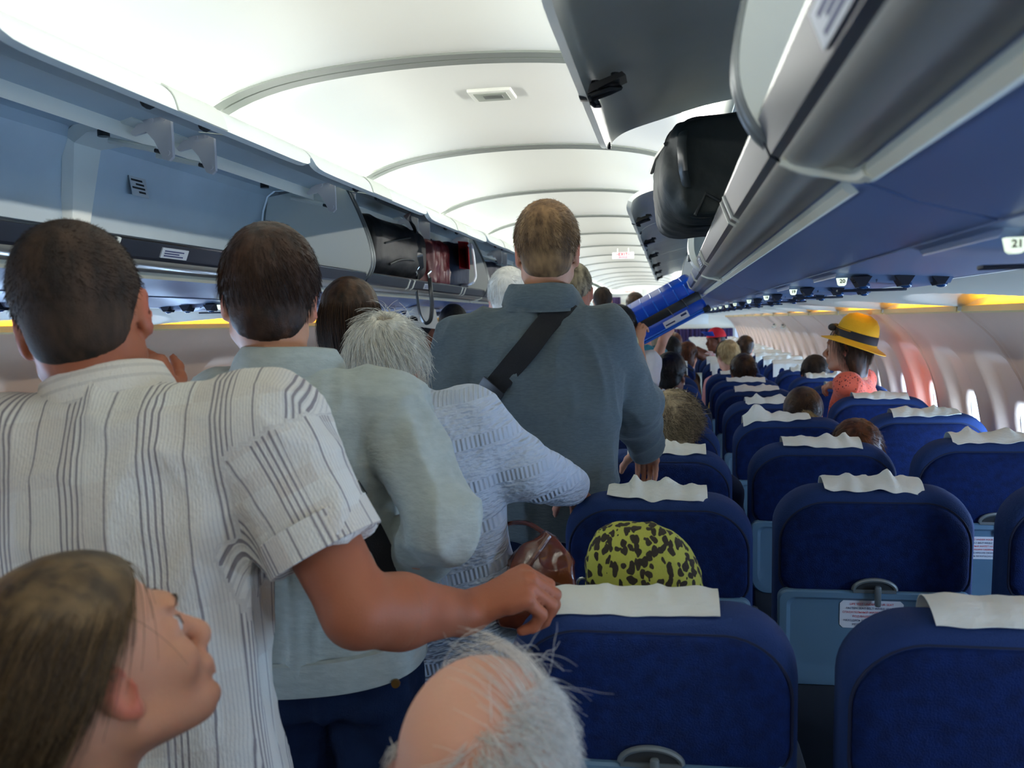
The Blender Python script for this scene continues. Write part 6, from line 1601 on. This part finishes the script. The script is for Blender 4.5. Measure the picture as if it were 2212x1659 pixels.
m = MB(); m.tube(spline([Mi @ Vector(v) for v in ((-0.005, 0, 0.075), (-0.05, 0.05, 0.085), (-0.09, 0.10, 0.06), (-0.10, 0.12, 0.0))], 6), 0.006, 8); m.build('shoulder_strap', BRL, r)
# leopard print backpack behind the nearest aisle seat
LEO = mat('leopard_fabric', lin(186, 184, 70), 0.85, bump=0.1, bscale=200)
nt = LEO.node_tree; n = nt.nodes; vo = n.new('ShaderNodeTexVoronoi'); vo.inputs['Scale'].default_value = 58; vo.inputs['Randomness'].default_value = 0.95; tc = n.new('ShaderNodeTexCoord'); nzz = n.new('ShaderNodeTexNoise'); nzz.inputs['Scale'].default_value = 30
mxv = n.new('ShaderNodeMix'); mxv.data_type = 'RGBA'; mxv.inputs[0].default_value = 0.03; mpp = n.new('ShaderNodeMapping'); mpp.inputs['Scale'].default_value = (1.25, 1, 0.85)
nt.links.new(tc.outputs['Object'], mpp.inputs[0]); nt.links.new(mpp.outputs[0], nzz.inputs['Vector']); nt.links.new(mpp.outputs[0], mxv.inputs[6]); nt.links.new(nzz.outputs['Color'], mxv.inputs[7]); nt.links.new(mxv.outputs[2], vo.inputs['Vector'])
lt = n.new('ShaderNodeMath'); lt.operation = 'LESS_THAN'; lt.inputs[1].default_value = 0.50; nt.links.new(vo.outputs['Distance'], lt.inputs[0])
mx = n.new('ShaderNodeMix'); mx.data_type = 'RGBA'; mx.inputs[6].default_value = (*lin(176, 178, 76), 1); mx.inputs[7].default_value = (*lin(34, 26, 16), 1); nt.links.new(lt.outputs[0], mx.inputs[0]); nt.links.new(mx.outputs[2], n['Principled BSDF'].inputs['Base Color'])
c = P(1392, 1262, 1.80)
r = empty('backpack', (c.x, c.y, c.z - 0.25), 'yellow green leopard print backpack behind the nearest aisle seat', 'backpack')
M = rot4(c, math.radians(10), 0, math.radians(-4))
sdf_obj('pack_body', [lof(M, [(-0.26, .112, .07), (-0.05, .116, .075), (0.03, .112, .07, -0.004), (0.075, .098, .06, -0.010), (0.106, .074, .045, -0.014), (0.124, .045, .02, -0.016)], 2.3, 0.02)], 0.006, LEO, r, 0.004, 18, 6, 2)
m = MB(); k_ = P(1258, 1262, 1.76) - r.location; m.tube([k_ + Vector((0.010 * math.cos(a), 0, 0.012 * math.sin(a))) for a in [2 * math.pi * i / 12 for i in range(12)]], 0.0028, 6, closed=True); m.build('metal_ring', STEEL, r)
# stickers in the left bin and on the near right rail
t = empty('bin_sticker', P(386, 356, 2.70), 'small printed sticker on the back wall of the left bin', 'sticker')
p = t.location; nrm = Vector((1, 0, 0.16)).normalized(); M = to_frame((0, 0, 0), Vector((0, 1, 0.0)), Vector((-0.16, 0, 1)))
t.location = Vector((-1.066, p.y, 0)); t.location.y = 2.66; t.location.z = 1.99
Mx = Matrix.Rotation(math.radians(90), 4, 'Z') @ Matrix.Rotation(math.radians(90 - 9), 4, 'X')
m = MB(); m.box((0, 0, 0), (0.045, 0.03, 0.0006), Mx); m.build('sticker_sheet', mat('sticker_grey', lin(186, 192, 194), 0.5), t)
for i, (x, w_) in enumerate(((-0.008, 0.030), (0.006, 0.022), (-0.004, 0.034), (0.012, 0.018))):
    m = MB(); m.box((x, 0.019 - 0.012 * i, 0.001), (w_, 0.003, 0.0004), Mx); m.build('print_line', BLACKTX, t)
